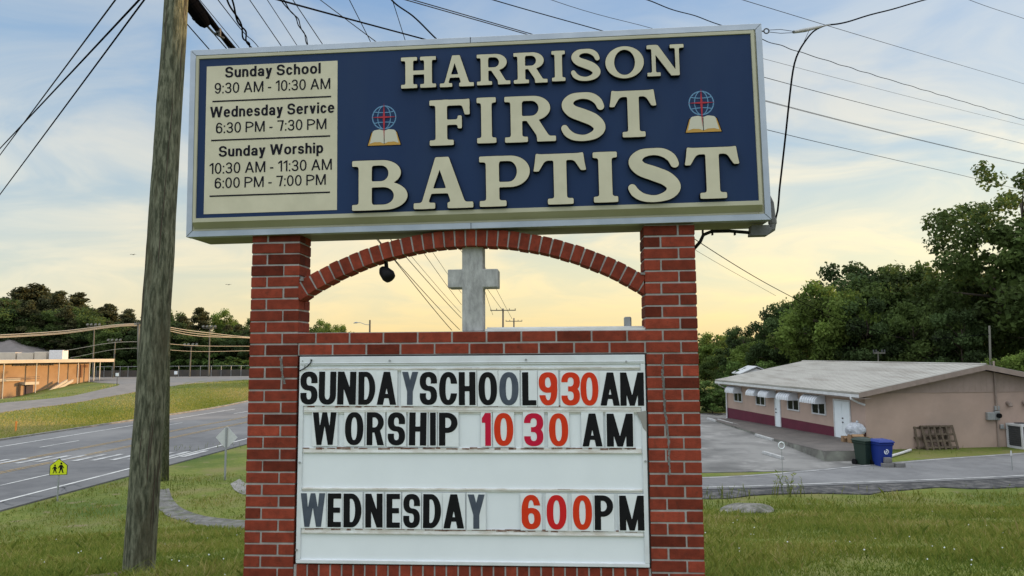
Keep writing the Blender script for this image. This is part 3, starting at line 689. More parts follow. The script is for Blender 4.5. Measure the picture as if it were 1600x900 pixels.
def grot(ch, bold):
    """plain grotesque in regular or bold; cap height 1, returns loops and advance"""
    v, h = (.21, .165) if bold else (.138, .12); x = .735; E = 2.15; k = .04 if bold else 0
    W = {'S': .80, 'W': 1.26, 'A': .86, 'M': .95, 'P': .78, 'u': .62, 'n': .62, 'd': .66, 'a': .64, 'y': .64, 'c': .62, 'h': .62, 'o': .70, 'l': v, 'i': v, 'e': .66, 's': .60, 'r': .40, 'v': .64, 'p': .66,
         '0': .64, '1': .38, '3': .64, '5': .64, '6': .64, '7': .62, '9': .64, ':': v, '-': .32}
    if ch == ' ': return [], .32
    w = W[ch]; xs = np.linspace(-.1, w+.1, int(70*(w+.2))); ys = np.linspace(-.36, 1.1, 102); X, Y = np.meshgrid(xs, ys)
    pd = lambda P: sd_poly(P, X, Y); mn = lambda *a: np.minimum.reduce(a); mx = np.maximum
    def ring(x0, x1, y0, y1, e=E, vv=None): vv = vv or v; a, b = (x0+x1)/2, (y0+y1)/2; return mx(pd(ell(a, b, (x1-x0)/2, (y1-y0)/2, e=e)), -pd(ell(a, b, (x1-x0)/2-vv, (y1-y0)/2-h, e=e)))
    R = lambda a, b, c, d: pd(rect(a, b, c, d)); o = .01
    def ess(hh):
        m = hh*.5; u = mx(ring(.02*w, w*.97, m-h/2, hh+o), -R(w/2, 2, -1, hh*.70)); lo = mx(ring(0, w, -o, m+h/2), -R(-1, w/2, hh*.30, 2)); return mn(u, lo)
    if ch in '0': D = ring(0, w, -o, 1+o)
    elif ch == '1': D = mn(R(w-v, w, 0, 1), pd([(0, .70), (0, .83), (w-v, 1), (w, 1), (w-v+.02, .84)]))
    elif ch == '3': D = mn(mx(ring(.03, w*.96, .5-h/2, 1+o), -R(-1, w*.45, -1, .76)), mx(ring(0, w, -o, .5+h/2), -R(-1, w*.45, .25, 2)), R(w*.32, w*.6, .5-h/2, .5+h/2))
    elif ch in '69':
        if ch == '9': X, Y = w-X, 1-Y
        D = mn(ring(0, w, -o, .66), mx(ring(0, w*1.02, -o, 1+o), -R(w*.5, 2, -1, .76)))
    elif ch == '7': D = mn(R(0, w, 1-h, 1), pd([(w-v*1.1, 1-h*.6), (w, 1-h*.6), (.30+v*.9, 0), (.30-v*.2, 0)]))
    elif ch == ':': D = mn(R(0, v, 0, .14), R(0, v, .58, .72))
    elif ch == '-': D = R(0, w, .30, .30+h)
    elif ch == 'A': D = mn(pd([(0, 0), (v*1.1, 0), (w/2+v*.55, 1), (w/2-v*.55, 1)]), pd([(w, 0), (w-v*1.1, 0), (w/2-v*.55, 1), (w/2+v*.55, 1)]), R(w*.2, w*.8, .26, .26+h))
    elif ch == 'M': D = mn(R(0, v, 0, 1), R(w-v, w, 0, 1), pd([(0, 1), (v*1.2, 1), (w/2+v*.45, 0), (w/2-v*.45, 0)]), pd([(w, 1), (w-v*1.2, 1), (w/2-v*.45, 0), (w/2+v*.45, 0)]))
    elif ch == 'W': D = mn(*[pd([(a, 1), (a+v*1.05, 1), (b+v*.5, 0), (b-v*.5, 0)]) for a, b in ((0, w*.27), (w/2-v*.52, w*.27), (w/2-v*.52, w*.73), (w-v*1.05, w*.73))])
    elif ch == 'P': D = mn(R(0, v, 0, 1), mx(ring(-.35, w, .40, 1), -R(-1, v*.5, -1, 2)))
    elif ch == 'S': D = ess(1)
    elif ch == 's': D = ess(x)
    elif ch == 'l': D = R(0, v, 0, 1)
    elif ch == 'i': D = mn(R(0, v, 0, x), R(0, v, 1-h, 1))
    elif ch == 'o': D = ring(0, w, -o, x+o)
    elif ch == 'c': D = mx(ring(0, w, -o, x+o), -R(w*.55, 2, x*.34, x*.66))
    elif ch == 'e': D = mn(mx(ring(0, w, -o, x+o), -R(w*.5, 2, x*.26, x*.46)), R(v*.5, w-v*.4, x*.46-h*.15, x*.46+h*.65))
    elif ch == 'u': D = mn(R(0, v, x*.4, x), R(w-v, w, 0, x), mx(ring(0, w, -o, x*.9), -R(-1, 2, x*.45, 2)))
    elif ch in 'nh': D = mn(R(0, v, 0, x if ch == 'n' else 1), R(w-v, w, 0, x*.6), mx(ring(0, w, x*.1, x+o), -R(-1, 2, -1, x*.55)))
    elif ch == 'r': D = mn(R(0, v, 0, x), mx(ring(0, w*1.7, x*.1, x+o), -mn(R(-1, 2, -1, x*.62), R(w, 3, -1, 3))))
    elif ch == 'd': D = mn(R(w-v, w, 0, 1), ring(0, w, -o, x+o))
    elif ch == 'p': D = mn(R(0, v, -.28, x), ring(0, w, -o, x+o))
    elif ch == 'v': D = mn(pd([(0, x), (v*1.1, x), (w/2+v*.5, 0), (w/2-v*.5, 0)]), pd([(w, x), (w-v*1.1, x), (w/2-v*.5, 0), (w/2+v*.5, 0)]))
    elif ch == 'y': D = mn(pd([(0, x), (v*1.1, x), (w/2+v*.5, 0), (w/2-v*.5, 0)]), pd([(w, x), (w-v*1.1, x), (w*.36-v*.6, -.28), (w*.36+v*.5, -.28)]), R(w*.08, w*.40, -.28, -.28+h))
    elif ch == 'a': D = mn(mx(ring(w*.02, w-.01, x*.2, x+o), -mn(R(-1, 2, -1, x*.60), R(-1, w*.3, -1, x*.68))), R(w-v-.01, w-.01, 0, x*.68), ring(0, w*.95, -o, x*.60))
    return [smooth_loop(l, 1) for l in trace(D, xs, ys)], w+(.13 if not bold else .12)
_gr = {}
def text_mesh(body, bold, extrude=.0006):
    loops = []; x = 0
    for ch in body:
        if (ch, bold) not in _gr: _gr[(ch, bold)] = grot(ch, bold)
        lp, adv = _gr[(ch, bold)]; loops += [l+[x, 0] for l in lp]; x += adv
    return curve_mesh(loops, extrude)
_gc = {}
def glyph(kind, ch):
    if (kind, ch) not in _gc:
        lp = (serif if kind == 'serif' else sans)(ch); A = np.concatenate(lp); lo, hi = A.min(0), A.max(0)
        _gc[(kind, ch)] = [(l-lo)/(hi-lo) for l in lp]
    return _gc[(kind, ch)]
def curve_mesh(loops, extrude, bevel=0.0, offset=0.0):
    cu_ = bpy.data.curves.new('outline', 'CURVE'); cu_.dimensions = '2D'; cu_.fill_mode = 'BOTH'; cu_.extrude = extrude; cu_.bevel_depth = bevel; cu_.bevel_resolution = 0; cu_.offset = offset
    for l in loops:
        s = cu_.splines.new('POLY'); s.points.add(len(l)-1); s.points.foreach_set('co', np.column_stack([l, np.zeros(len(l)), np.ones(len(l))]).ravel()); s.use_cyclic_u = True
    return obj_to_mesh(cu_)
def obj_to_mesh(cu_):
    o = bpy.data.objects.new('outline', cu_); C.objects.link(o); dg = bpy.context.evaluated_depsgraph_get(); dg.update()
    me = bpy.data.meshes.new_from_object(o.evaluated_get(dg)); bpy.data.objects.remove(o); bpy.data.curves.remove(cu_)
    return me
def stand(me, f):
    """move every vertex of a flat lettering mesh (x, y, z) to f(x, y, z)"""
    n = len(me.vertices); a = np.empty(n*3, np.float32); me.vertices.foreach_get('co', a); a = a.reshape(-1, 3)
    me.vertices.foreach_set('co', np.array([f(*p) for p in a], np.float32).ravel()); me.update()
def append_mesh(parts, name, mats):
    """join (mesh, material index) pairs"""
    V, Fs, mi = [], [], []
    for me, k in parts:
        o = len(V); V += [tuple(v.co) for v in me.vertices]; Fs += [tuple(i+o for i in p.vertices) for p in me.polygons]; mi += [k]*len(me.polygons); bpy.data.meshes.remove(me)
    out = bpy.data.meshes.new(name); out.from_pydata(V, [], Fs)
    for m in mats: out.materials.append(m)
    out.polygons.foreach_set('material_index', mi); out.update(); return out
def text_part(name, body, x0, x1, ytop, ybot, m, parent, yo, frame, bold, thick, tilt=0.0):
    """lettering whose capitals run from pixel x0..x1, ytop..ybot of the photo, on plane yo of the sign"""
    me = text_mesh(body, bold); n = len(me.vertices); a = np.empty(n*3, np.float32); me.vertices.foreach_get('co', a); a = a.reshape(-1, 3)
    lo, hi = a.min(0), a.max(0); xm, ym = (x0+x1)/2, (ytop+ybot)/2
    ua, ub = sg(x0, ym, yo)[0], sg(x1, ym, yo)[0]; va, vb_ = sg(xm, ybot, yo)[1], sg(xm, ytop, yo)[1]; uc = (ua+ub)/2; vc = (va+vb_)/2
    ct, st_ = math.cos(tilt), math.sin(tilt)
    def f(x, y, z):
        u = (x-lo[0])/(hi[0]-lo[0])*(ub-ua)-(ub-ua)/2; v = y*(vb_-va)-(vb_-va)/2
        return frame(uc+u*ct-v*st_, yo-(z+.0006)/.0012*thick, vc+u*st_+v*ct)
    stand(me, f); me.materials.clear(); me.materials.append(m); me.name = name
    return link(name, me, parent)

# ---- name cabinet
TL = .0118
cab = bpy.data.objects.new('sign_cabinet', None); C.objects.link(cab); cab.parent = sign
Y0 = -.035
cc = [sg(*q, Y0) for q in ((300, 79.5), (1189, 36), (1206, 345.5), (289, 369))]
ccx = sum(q[0] for q in cc)/4; ccy = sum(q[1] for q in cc)/4
CW = ((cc[1][0]-cc[0][0])+(cc[2][0]-cc[3][0]))/2; CH = ((cc[0][1]-cc[3][1])+(cc[1][1]-cc[2][1]))/2
def K(a, y, b):
    """cabinet frame: a right, b up from its centre, tilted slightly"""
    return L(ccx+a*math.cos(TL)-b*math.sin(TL), y, ccy+a*math.sin(TL)+b*math.cos(TL))
def kbox(mb, a0, a1, b0, b1, y0, y1, mi=0): mb.prism([K(a0, y0, b0), K(a1, y0, b0), K(a1, y0, b1), K(a0, y0, b1)], (0, y1-y0, 0), mi)
def kk(px, py, y): 
    u, v = sg(px, py, y); du, dv = u-ccx, v-ccy; return du*math.cos(TL)+dv*math.sin(TL), -du*math.sin(TL)+dv*math.cos(TL)
hw_, hh_ = CW/2, CH/2
CD = .30
mb = MB(); kbox(mb, -hw_+.002, hw_-.002, -hh_+.002, hh_-.002, Y0+.012, Y0+CD); mb.build('cabinet_box', M['under'], cab)
fw_ = .036
mb = MB()
outer = [(-hw_, -hh_), (hw_, -hh_), (hw_, hh_), (-hw_, hh_)]; inner = [(-hw_+fw_, -hh_+fw_), (hw_-fw_, -hh_+fw_), (hw_-fw_, hh_-fw_), (-hw_+fw_, hh_-fw_)]
g = .0012
for i in range(4):
    a, b, c, d = outer[i], outer[(i+1) % 4], inner[(i+1) % 4], inner[i]
    t = Vector((b[0]-a[0], b[1]-a[1])).normalized()*g
    mb.prism([K(a[0]+t.x, Y0-.004, a[1]+t.y), K(b[0]-t.x, Y0-.004, b[1]-t.y), K(c[0]-t.x, Y0-.004, c[1]-t.y), K(d[0]+t.x, Y0-.004, d[1]+t.y)], (0, .055, 0))
mb.build('cabinet_frame', M['alu'], cab, bevel=.0015)
# pan-formed face: flat cream border, sloped sides, raised navy field with a cream rim
e1, e2, e3 = fw_-.001, fw_+.034, fw_+.050
e1b, e2b, e3b = fw_-.001, fw_+.042, fw_+.072
def rng(e, eb): return [(-hw_+e, -hh_+eb), (hw_-e, -hh_+eb), (hw_-e, hh_-e), (-hw_+e, hh_-e)]
mb = MB()
levels = [(rng(.030, .030), Y0+.006), (rng(.045, .048), Y0+.006), (rng(.047, .051), Y0+.002), (rng(.056, .080), Y0-.038), (rng(.058, .082), Y0-.040), (rng(.074, .106), Y0-.040), (rng(.0755, .1075), Y0-.033)]
for (p, y0), (q, y1) in zip(levels, levels[1:]):
    for i in range(4):
        a, b, c, d = p[i], p[(i+1) % 4], q[(i+1) % 4], q[i]; mb.quad(K(a[0], y0, a[1]), K(b[0], y0, b[1]), K(c[0], y1, c[1]), K(d[0], y1, d[1]))
mb.build('face_border', M['cream'], cab)
YF = Y0-.0335
q = rng(.075, .107)
mb = MB(); mb.prism([K(a, YF, b) for a, b in q], (0, .006, 0)); mb.build('face_panel', M['blue'], cab)
for px, py in ((735, 58), (736, 352)):
    a_, b_ = kk(px, py, Y0); b_ = (hh_-fw_/2) if py < 100 else (-hh_+fw_/2); mb = MB(); kbox(mb, a_-.0018, a_+.0018, b_-fw_/2+.001, b_+fw_/2-.001, Y0-.0052, Y0-.002); mb.build('frame_seam', M['return'], cab)
# schedule panel
P4 = [kk(x, y, YF) for x, y in ((317, 334.5), (525.4, 328.5), (528.7, 95.6), (325, 103.5))]
pa0 = (P4[0][0]+P4[3][0])/2; pa1 = (P4[1][0]+P4[2][0])/2; pb0 = (P4[0][1]+P4[1][1])/2; pb1 = (P4[2][1]+P4[3][1])/2
mb = MB(); kbox(mb, pa0, pa1, pb0, pb1, YF-.0022, YF-.0002); mb.build('schedule_panel', M['letter'], cab)
YT = YF-.0026
for body, x0, x1, yt, yb, bold in (('Sunday School', 352, 501, 101.5, 118, .020), ('9:30 AM - 10:30 AM', 335.5, 516, 126, 142.5, .004), ('Wednesday Service', 328.5, 522.5, 163, 180, .020),
        ('6:30 PM - 7:30 PM', 337.5, 510, 188.5, 205, .004), ('Sunday Worship', 342, 505, 225.5, 242, .020), ('10:30 AM - 11:30 AM', 327.5, 518.5, 251.5, 268.5, .004), ('6:00 PM - 7:00 PM', 335.5, 509, 275, 291.5, .004)):
    text_part('schedule_text', body, x0, x1, yt, yb, M['ink'], cab, YT, L, bold > .01, .0010, TL)
mb = MB()
for xa, ya, xb, yb in ((332, 158, 517.5, 151.5), (330, 219.5, 516, 212.5), (327.5, 306, 515.5, 301)):
    a = kk(xa, ya, YT); b = kk(xb, yb, YT); bm_ = (a[1]+b[1])/2; kbox(mb, a[0], b[0], bm_-.0045, bm_+.0045, YT-.001, YT+.0003)
mb.build('schedule_rule', M['ink'], cab)
# raised letters
WORDS = [('HARRISON', [(626.5, 681, 88.5, 137), (687, 740, 86, 135), (745, 797, 84, 132), (802.5, 855, 81.5, 129.5), (862, 883, 79, 126.5), (892, 938, 76, 126), (946, 1006, 72, 122), (1011, 1069, 69, 118)]),
         ('FIRST', [(671, 734, 155, 226.5), (745, 775, 152, 223.5), (788.5, 868, 149.5, 221.5), (876.5, 945.6, 144, 220), (953, 1026, 140.5, 214)]),
         ('BAPTIST', [(550, 636.4, 250, 328), (646, 739, 245, 325.5), (749, 828, 243, 322), (834, 916, 239, 319), (927, 965, 237, 316), (981, 1063, 231, 315.5), (1071, 1156, 229, 310)])]
for word, boxes in WORDS:
    for ch, (x0, x1, y0, y1) in zip(word, boxes):
        ym, xm = (y0+y1)/2, (x0+x1)/2
        u0 = kk(x0, ym, YF-.03)[0]; u1 = kk(x1, ym, YF-.03)[0]; v0 = kk(xm, y1, YF-.03)[1]; v1 = kk(xm, y0, YF-.03)[1]
        lp = [np.column_stack([u0+l[:, 0]*(u1-u0), v0+l[:, 1]*(v1-v0)]) for l in glyph('serif', ch)]
        back = curve_mesh(lp, .011, 0, .0036); stand(back, lambda x, y, z: K(x, YF-.011-z-.002, y))
        front = curve_mesh(lp, .0016); stand(front, lambda x, y, z: K(x, YF-.026-z, y))
        link('raised_letter', append_mesh([(back, 0), (front, 1)], 'raised_letter', [M['return'], M['letter']]), cab)
# printed emblems: globe, red cross, open book
M['em_blue'] = mat('emblem_blue', (.12, .26, .42), None, rough=.5); M['em_red'] = mat('emblem_red', (.36, .018, .03), None, rough=.5)
M['em_gold'] = mat('emblem_gold', (.46, .26, .05), None, rough=.5); M['em_page'] = mat('emblem_page', (.52, .50, .40), None, rough=.5)
def emblem(gx_, gy_, r, bx0, bx1, by0, by1):
    y = YF
    c = kk(gx_, gy_, y); rr = kk(gx_+r, gy_, y)[0]-c[0]
    B0 = kk(bx0, by1, y); B1 = kk(bx1, by0, y); w, h = B1[0]-B0[0], B1[1]-B0[1]; X0, Y0_ = B0
    mb = MB()
    def lay(p, k, mi): mb.prism([K(a, y-.0006*k, b) for a, b in p], (0, .0005, 0), mi)
    def line(p, wd, k, mi):
        for a, b in zip(p, p[1:]):
            d = Vector((b[0]-a[0], b[1]-a[1])); n_ = Vector((-d.y, d.x)).normalized()*wd; e = d.normalized()*wd*.4
            lay([(a[0]-n_.x-e.x, a[1]-n_.y-e.y), (b[0]-n_.x+e.x, b[1]-n_.y+e.y), (b[0]+n_.x+e.x, b[1]+n_.y+e.y), (a[0]+n_.x-e.x, a[1]+n_.y-e.y)], k, mi)
    lw = rr*.035
    circ = lambda sx, sy, a0=0, a1=2*math.pi, n=26, dy=0: [(c[0]+rr*sx*math.cos(t), c[1]+dy+rr*sy*math.sin(t)) for t in np.linspace(a0, a1, n)]
    line(circ(1, 1), lw*1.3, 1, 0); line(circ(.55, 1), lw, 2, 0)
    for s in (.5, -.5): line([(c[0]-rr*.86, c[1]+rr*s), (c[0]-rr*.45, c[1]+rr*s*.86), (c[0], c[1]+rr*s*.82), (c[0]+rr*.45, c[1]+rr*s*.86), (c[0]+rr*.86, c[1]+rr*s)], lw, 3, 0)
    # book: gold cover, dark outline, two pages
    f = lambda a, b: (X0+a*w, Y0_+b*h)
    lay([f(-.03, -.03), f(1.03, -.03), f(.91, .84), f(.88, .9), f(.12, .9), f(.09, .84)], 4, 4); lay([f(0, 0), f(1, 0), f(.88, .84), f(.12, .84)], 5, 2)
    lay([f(.06, .12), f(.2, .22), f(.38, .2), f(.5, .1), f(.5, .94), f(.36, 1.03), f(.2, .98), f(.15, .9)], 6, 3); lay([f(.94, .12), f(.8, .22), f(.62, .2), f(.5, .1), f(.5, .94), f(.64, 1.03), f(.8, .98), f(.85, .9)], 6, 3)
    cb = Y0_+h*.3; tp = c[1]+rr*1.22
    def star(p, q, wd):
        m_ = c; d = Vector((q[0]-p[0], q[1]-p[1])).normalized(); n_ = Vector((-d.y, d.x))*wd
        lay([p, (m_[0]-n_.x, m_[1]-n_.y), q, (m_[0]+n_.x, m_[1]+n_.y)], 9 if abs(d.x) > .5 else 8, 1)
    star((c[0]-rr*1.1, c[1]), (c[0]+rr*1.1, c[1]), rr*.085); star((c[0], cb), (c[0], tp), rr*.095)
    line([f(.5, .1), f(.5, .9)], lw*.8, 7, 4)
    mb.build('emblem', [M['em_blue'], M['em_red'], M['em_gold'], M['em_page'], M['return']], cab)
emblem(600.2, 183.5, 18.2, 575, 626, 202, 228); emblem(1095.7, 161, 19.2, 1071.5, 1126, 180.5, 207.5)
M['conduit'] = mat('old_conduit', (.15, .15, .15), (.10, .10, .10), 14, .6)
# electrical conduit at the lower right corner, eye bolt, cable along the underside
eb = MB()
a = K(hw_, Y0+.10, -hh_+.14)
p = [K(hw_-.01, Y0+.12, -hh_+.165), K(hw_+.02, Y0+.12, -hh_+.16), K(hw_+.036, Y0+.12, -hh_+.12), K(hw_+.04, Y0+.12, -hh_+.06), K(hw_+.04, Y0+.12, -hh_-.0)]
eb.tube(p, .019, 10); eb.tube([K(hw_+.04, Y0+.12, -hh_+.03), K(hw_+.04, Y0+.12, -hh_-.004)], .025, 10)
eb.tube([K(hw_+.04, Y0+.12, -hh_-.0), K(hw_+.035, Y0+.12, -hh_-.03), K(hw_+.01, Y0+.12, -hh_-.045), K(hw_-.03, Y0+.12, -hh_-.045)], .022, 10)
eb.prism([K(hw_-.10, Y0+.09, -hh_-.075), K(hw_+.0, Y0+.09, -hh_-.075), K(hw_+.02, Y0+.09, -hh_-.055), K(hw_+.015, Y0+.09, -hh_-.012), K(hw_-.09, Y0+.09, -hh_-.012)], (0, .06, 0))
eb.build('conduit', M['conduit'], sign, bevel=.003)
eb = MB(); yb_ = .10
eb.tube([L(2*UC-JT-.0+.0, yb_, sg(1090, 392, .1)[1])] + [(lambda uv: L(uv[0], yb_, uv[1]))(sg(x, y, .1)) for x, y in ((1094, 378), (1099, 367), (1112, 361.5), (1140, 361), (1165, 363), (1186, 365))], .010, 8)
for x in (1098, 1113, 1148):
    u, v = sg(x, 363, .1); eb.box(L(u, yb_, v-.002), (.008, .024, .03))
eb.build('cable', M['black'], sign, smooth=True)
eb = MB(); ce = kk(1197.5, 48.5, .1)
ring = [K(ce[0]+.015*math.cos(t), .1, ce[1]+.015*math.sin(t)) for t in np.linspace(0, 2*math.pi, 15)]
eb.tube(ring, .0042, 6); eb.tube([K(ce[0]-.015, .1, ce[1]), K(hw_-.004, .1, ce[1])], .0045, 6); eb.build('eye_bolt', M['darksteel'], sign)

# ---- message board
board = bpy.data.objects.new('message_board', None); C.objects.link(board); board.parent = sign
BU0, BU1, BV0, BV1 = .312, 2.327, -1.2225, -.0415
YB = .006
mb = MB(); mb.box(L((BU0+BU1)/2, YB+.095, (BV0-.028)/2), (UR-PW-.004, .17, -.030-BV0)); mb.build('board_box', M['darksteel'], board)
mb = MB(); mb.box(L((BU0+BU1)/2, YB+.001, (BV0+BV1)/2), (BU1-BU0-.03, .012, BV1-BV0-.03)); mb.build('board_face', M['white'], board)
mb = MB(); fwb = .026
mb.box(L((BU0+BU1)/2, YB-.006, BV1-fwb), (BU1-BU0, .02, fwb*2)); mb.box(L((BU0+BU1)/2, YB-.006, BV0+fwb*.4), (BU1-BU0, .02, fwb*.8))
for u in (BU0+fwb*.5, BU1-fwb*.5): mb.box(L(u, YB-.006, (BV0-fwb*1.2+BV1)/2), (fwb, .02, BV1-BV0-fwb*2.8-.001))
mb.box(L((BU0+BU1)/2, YB-.018, BV1-.0385), (BU1-BU0-.01, .006, .004))
mb.build('board_frame', M['board_frame'], board, bevel=.002)
for px, py in ((488, 562.5), (610, 563.5), (822, 562), (978, 565), (470, 722), (465, 858), (1008, 720), (474.5, 564)):
    u, v = sg(px, py, YB); mb = MB(); mb.tube([L(u, YB-.0225, v), L(u, YB-.015, v)], .0065 if px != 474.5 else .003, 10); mb.build('screw', M['steel'], board)
mb = MB(); mb.tube([(lambda uv: L(uv[0], YB-.024, uv[1]))(sg(x, y, YB)) for x, y in ((489, 562), (488, 566), (482, 573), (475, 577), (469, 580))], .0035, 6); mb.build('black_cord', M['black'], board)
# rails with rust stains
YR = YB-.0155
rails = [(578, 633.5, 636.5), (645, 697.5, 700), (767, 826, 829)]
lines_ = [(576.5, 577.5), (633.5, 636), (643, 644), (699, 702.5), (764, 767), (826.5, 829.5)]
for k, (ya, yb) in enumerate(lines_):
    mb = MB(); gm = mb
    ua, va = sg(474, ya, YB); ub, vb2 = sg(1004, yb, YB)
    vm = (va+vb2)/2; low = k % 2 == 1
    ua, ub = BU0+fwb+.004, BU1-fwb-.004
    mb.box(L((ua+ub)/2, YB-.0075, vm-(.012 if low else 0)), (ub-ua, .008, .030 if low else .020))
    mb.box(L((ua+ub)/2, YB-.0145, vm-(.020 if low else -.004)), (ub-ua, .006, .007))
    n_ = 40
    for i in range(n_ if low else 26):
        if rnd.random() < (.2 if low else .5): continue
        u = ua+(ub-ua)*(i+rnd.random())/(n_ if low else 26); w_ = rnd.uniform(.015, .075)
        u = min(u, ub-w_)
        gm.box(L(u, YB-.0119, vm+rnd.uniform(-.001, .004) if low else vm+rnd.uniform(.004, .008)), (w_, .0012+.0001*i*0, rnd.uniform(.005, .013) if low else rnd.uniform(.0015, .003)), Matrix.Rotation(rnd.uniform(-.03, .03), 3, 'Y'), 1)
    mb.build('letter_rail', [M['rail'], M['grime']], board)
# torn corner of the panel
mb = MB(); P = [(lambda uv: L(uv[0], YB-.0172, uv[1]))(sg(x, y, YB)) for x, y in ((994, 644), (1009.5, 641), (1010, 675), (1004, 668), (1000, 656))]
mb.prism(P, (0, .0008, 0)); mb.build('torn_corner', M['under'], board)

# ---- loose letters standing in the rails: each one a thing
YL = YB-.0165
ROWS = [('top', [('SUNDAY', [('S', 469.6, 496.4, 'black'), ('U', 498, 525, 'black'), ('N', 527, 556, 'black'), ('D', 560, 586.4, 'black'), ('A', 589, 619, 'black'), ('Y', 628, 653, 'grey')]),
                 ('SCHOOL', [('S', 656, 683, 'black'), ('C', 686, 714, 'black'), ('H', 717, 743, 'black'), ('O', 748, 777, 'black'), ('O', 780, 810, 'grey'), ('L', 816, 838, 'black')]),
                 ('930', [('9', 842, 871, 'red'), ('3', 877, 906, 'red'), ('0', 907, 935, 'red')]), ('AM', [('A', 938, 968, 'black'), ('M', 969, 1006, 'black')])], (580.5, 632, 582, 634)),
        ('middle', [('WORSHIP', [('W', 489, 526, 'black'), ('O', 539, 567.6, 'black'), ('R', 573, 600, 'black'), ('S', 606, 633, 'black'), ('H', 639, 666, 'black'), ('I', 672, 681, 'black'), ('P', 686, 715, 'black')]),
                    ('1030', [('1', 753, 767, 'crimson'), ('0', 772, 802, 'red'), ('3', 819, 849, 'crimson'), ('0', 858, 888, 'red')]), ('AM', [('A', 910, 941, 'black'), ('M', 948, 989, 'black')])], (643.5, 695, 646.5, 698)),
        ('bottom', [('WEDNESDAY', [('W', 470, 508, 'grey'), ('E', 512, 533, 'black'), ('D', 537, 565, 'black'), ('N', 571, 598, 'black'), ('E', 604, 625, 'black'), ('S', 630, 656, 'black'), ('D', 661, 689, 'black'), ('A', 693, 725, 'black'), ('Y', 731, 757.5, 'grey')]),
                    ('600', [('6', 815, 845, 'red'), ('0', 854, 885, 'scarlet'), ('0', 895, 925, 'red')]), ('PM', [('P', 929, 958, 'black'), ('M', 968, 1006.5, 'black')])], (770.5, 823, 774.5, 829))]
LM = {'black': M['black'], 'grey': M['grey_letter'], 'red': M['red'], 'crimson': M['crimson'], 'scarlet': M['redb']}
ORD = ['first', 'second', 'third', 'fourth', 'fifth', 'sixth', 'seventh', 'eighth', 'ninth']
sign_mat = Matrix.Translation(Vector(CAM0+SO+TX*UC+np.array([0, 0, VB]))) @ Matrix.Rotation(YAW, 4, 'Z')
for row, words, (yt0, yb0, yt1, yb1) in ROWS:
    for word, letters in words:
        for i, (ch, x0, x1, colr) in enumerate(letters):
            t = ((x0+x1)/2-470)/535; yt = yt0+(yt1-yt0)*t; yb = yb0+(yb1-yb0)*t; xm = (x0+x1)/2
            if ch in 'UIY1L': pass
            u0, u1 = sg(x0, (yt+yb)/2, YL)[0], sg(x1, (yt+yb)/2, YL)[0]; v0 = sg(xm, yb, YL)[1]; v1 = sg(xm, yt, YL)[1]
            cen = sign_mat @ Vector(L((u0+u1)/2, YL, v0))
            num = ch.isdigit(); dup_ = [l[0] for l in letters].count(ch) > 1
            cn = {'black': 'black', 'grey': 'faded grey', 'red': 'orange red', 'crimson': 'crimson', 'scarlet': 'scarlet'}[colr]
            lab = '%s plastic %s %s, %s character of %s, %s row of board' % (cn, 'number' if num else 'letter', ch, ORD[i], word, row)
            th_ = thing('marquee_letter', lab, 'letter' if not num else 'number', tuple(cen), YAW, 'letters on the message board')
            w, h = u1-u0, v1-v0
            th_.rotation_euler = (0, rnd.gauss(0, .006), YAW)
            mb = MB(); pe = .006; dy = rnd.uniform(-.0006, .0006)
            mb.box((0, .0012+dy, h/2+.001), (w+2*pe, .0012, h+.016)); mb.build('letter_card', M['card'], th_)
            lp = [np.column_stack([(l[:, 0]-.5)*w, l[:, 1]*h]) for l in glyph('sans', ch)]
            me = curve_mesh(lp, .0005); stand(me, lambda x, y, z: (x, -.0004-z+dy, y)); me.materials.clear(); me.materials.append(LM[colr]); me.name = 'character'
            link('character', me, th_)
# ---- soldier course and base courses under the board
mb = MB(); mo = MB()
vtop = BV0-.008; n_ = 30; us = [PW+JT+.004+(UR-JT-.004-PW-JT)*k/n_ for k in range(n_+1)]
for k in range(n_):
    t = min(1, max(0, rnd.gauss(.5, .16)))
    mb.box(L((us[k]+us[k+1])/2, BD/2+rnd.uniform(-.002, .002), vtop-.0975), (us[k+1]-us[k]-JT, BD, BR-JT), Matrix.Rotation(rnd.uniform(-.004, .004), 3, 'Y'), 0, t)
v = vtop-.20-CS/2
while v > VB-.10:
    k = 0; u = PW+JT
    off = rnd.random() < .5
    while u < UR-JT-.03:
        b = min(u+(BR*.5 if (off and k == 0) else BR)-JT, UR-JT); bricks(mb, [(u, b, 0, BD, v)]); u = b+JT; k += 1
    v -= CS
mo.box(L((PW+UR)/2, BD/2, (vtop+VB-.15)/2), (UR-PW-.002, BD-.009, vtop-(VB-.15)-.006))
bw = mb.build('brick_base', M['brick'], sign, bevel=.0025); mo.build('mortar', M['mortar'], bw)

# ------------------------------------------------------------------ poles
def pole_pts(base, top, n=14, wob=.012):
    b, t = Vector(base), Vector(top); out = []
    for k in range(n+1):
        q = b.lerp(t, k/n); out.append(q+Vector((rnd.uniform(-wob, wob), rnd.uniform(-wob, wob), 0)))
    return out
PB = on_ground(217, 899); PY = PB[1]
pt0 = at(276, 0, PY+.15)
pdirv = (Vector(pt0)-Vector(PB)); pole_top = Vector(PB)+pdirv*(10.6/pdirv.length)
up_ = thing('utility_pole', 'tall weathered greenish wooden utility pole leaning beside the church sign', 'utility pole', tuple(PB))
rb, rtp = 22.8/F*(PY), 17.2/F*(PY+.4)
mb = MB(); n_ = 30; pts = [Vector((0, 0, -.3))]+[p-Vector(PB) for p in pole_pts(PB, pole_top, n_, .004)]
def rad(k): t = k/n_*10.6/pdirv.length; return (rb+(rtp-rb)*t)*(1+rnd.uniform(-.01, .01))
mb.tube(pts, [rb]+[rad(k) for k in range(n_+1)], 40)
wp = mb.build('wooden_post', M['wood'], up_, smooth=True)
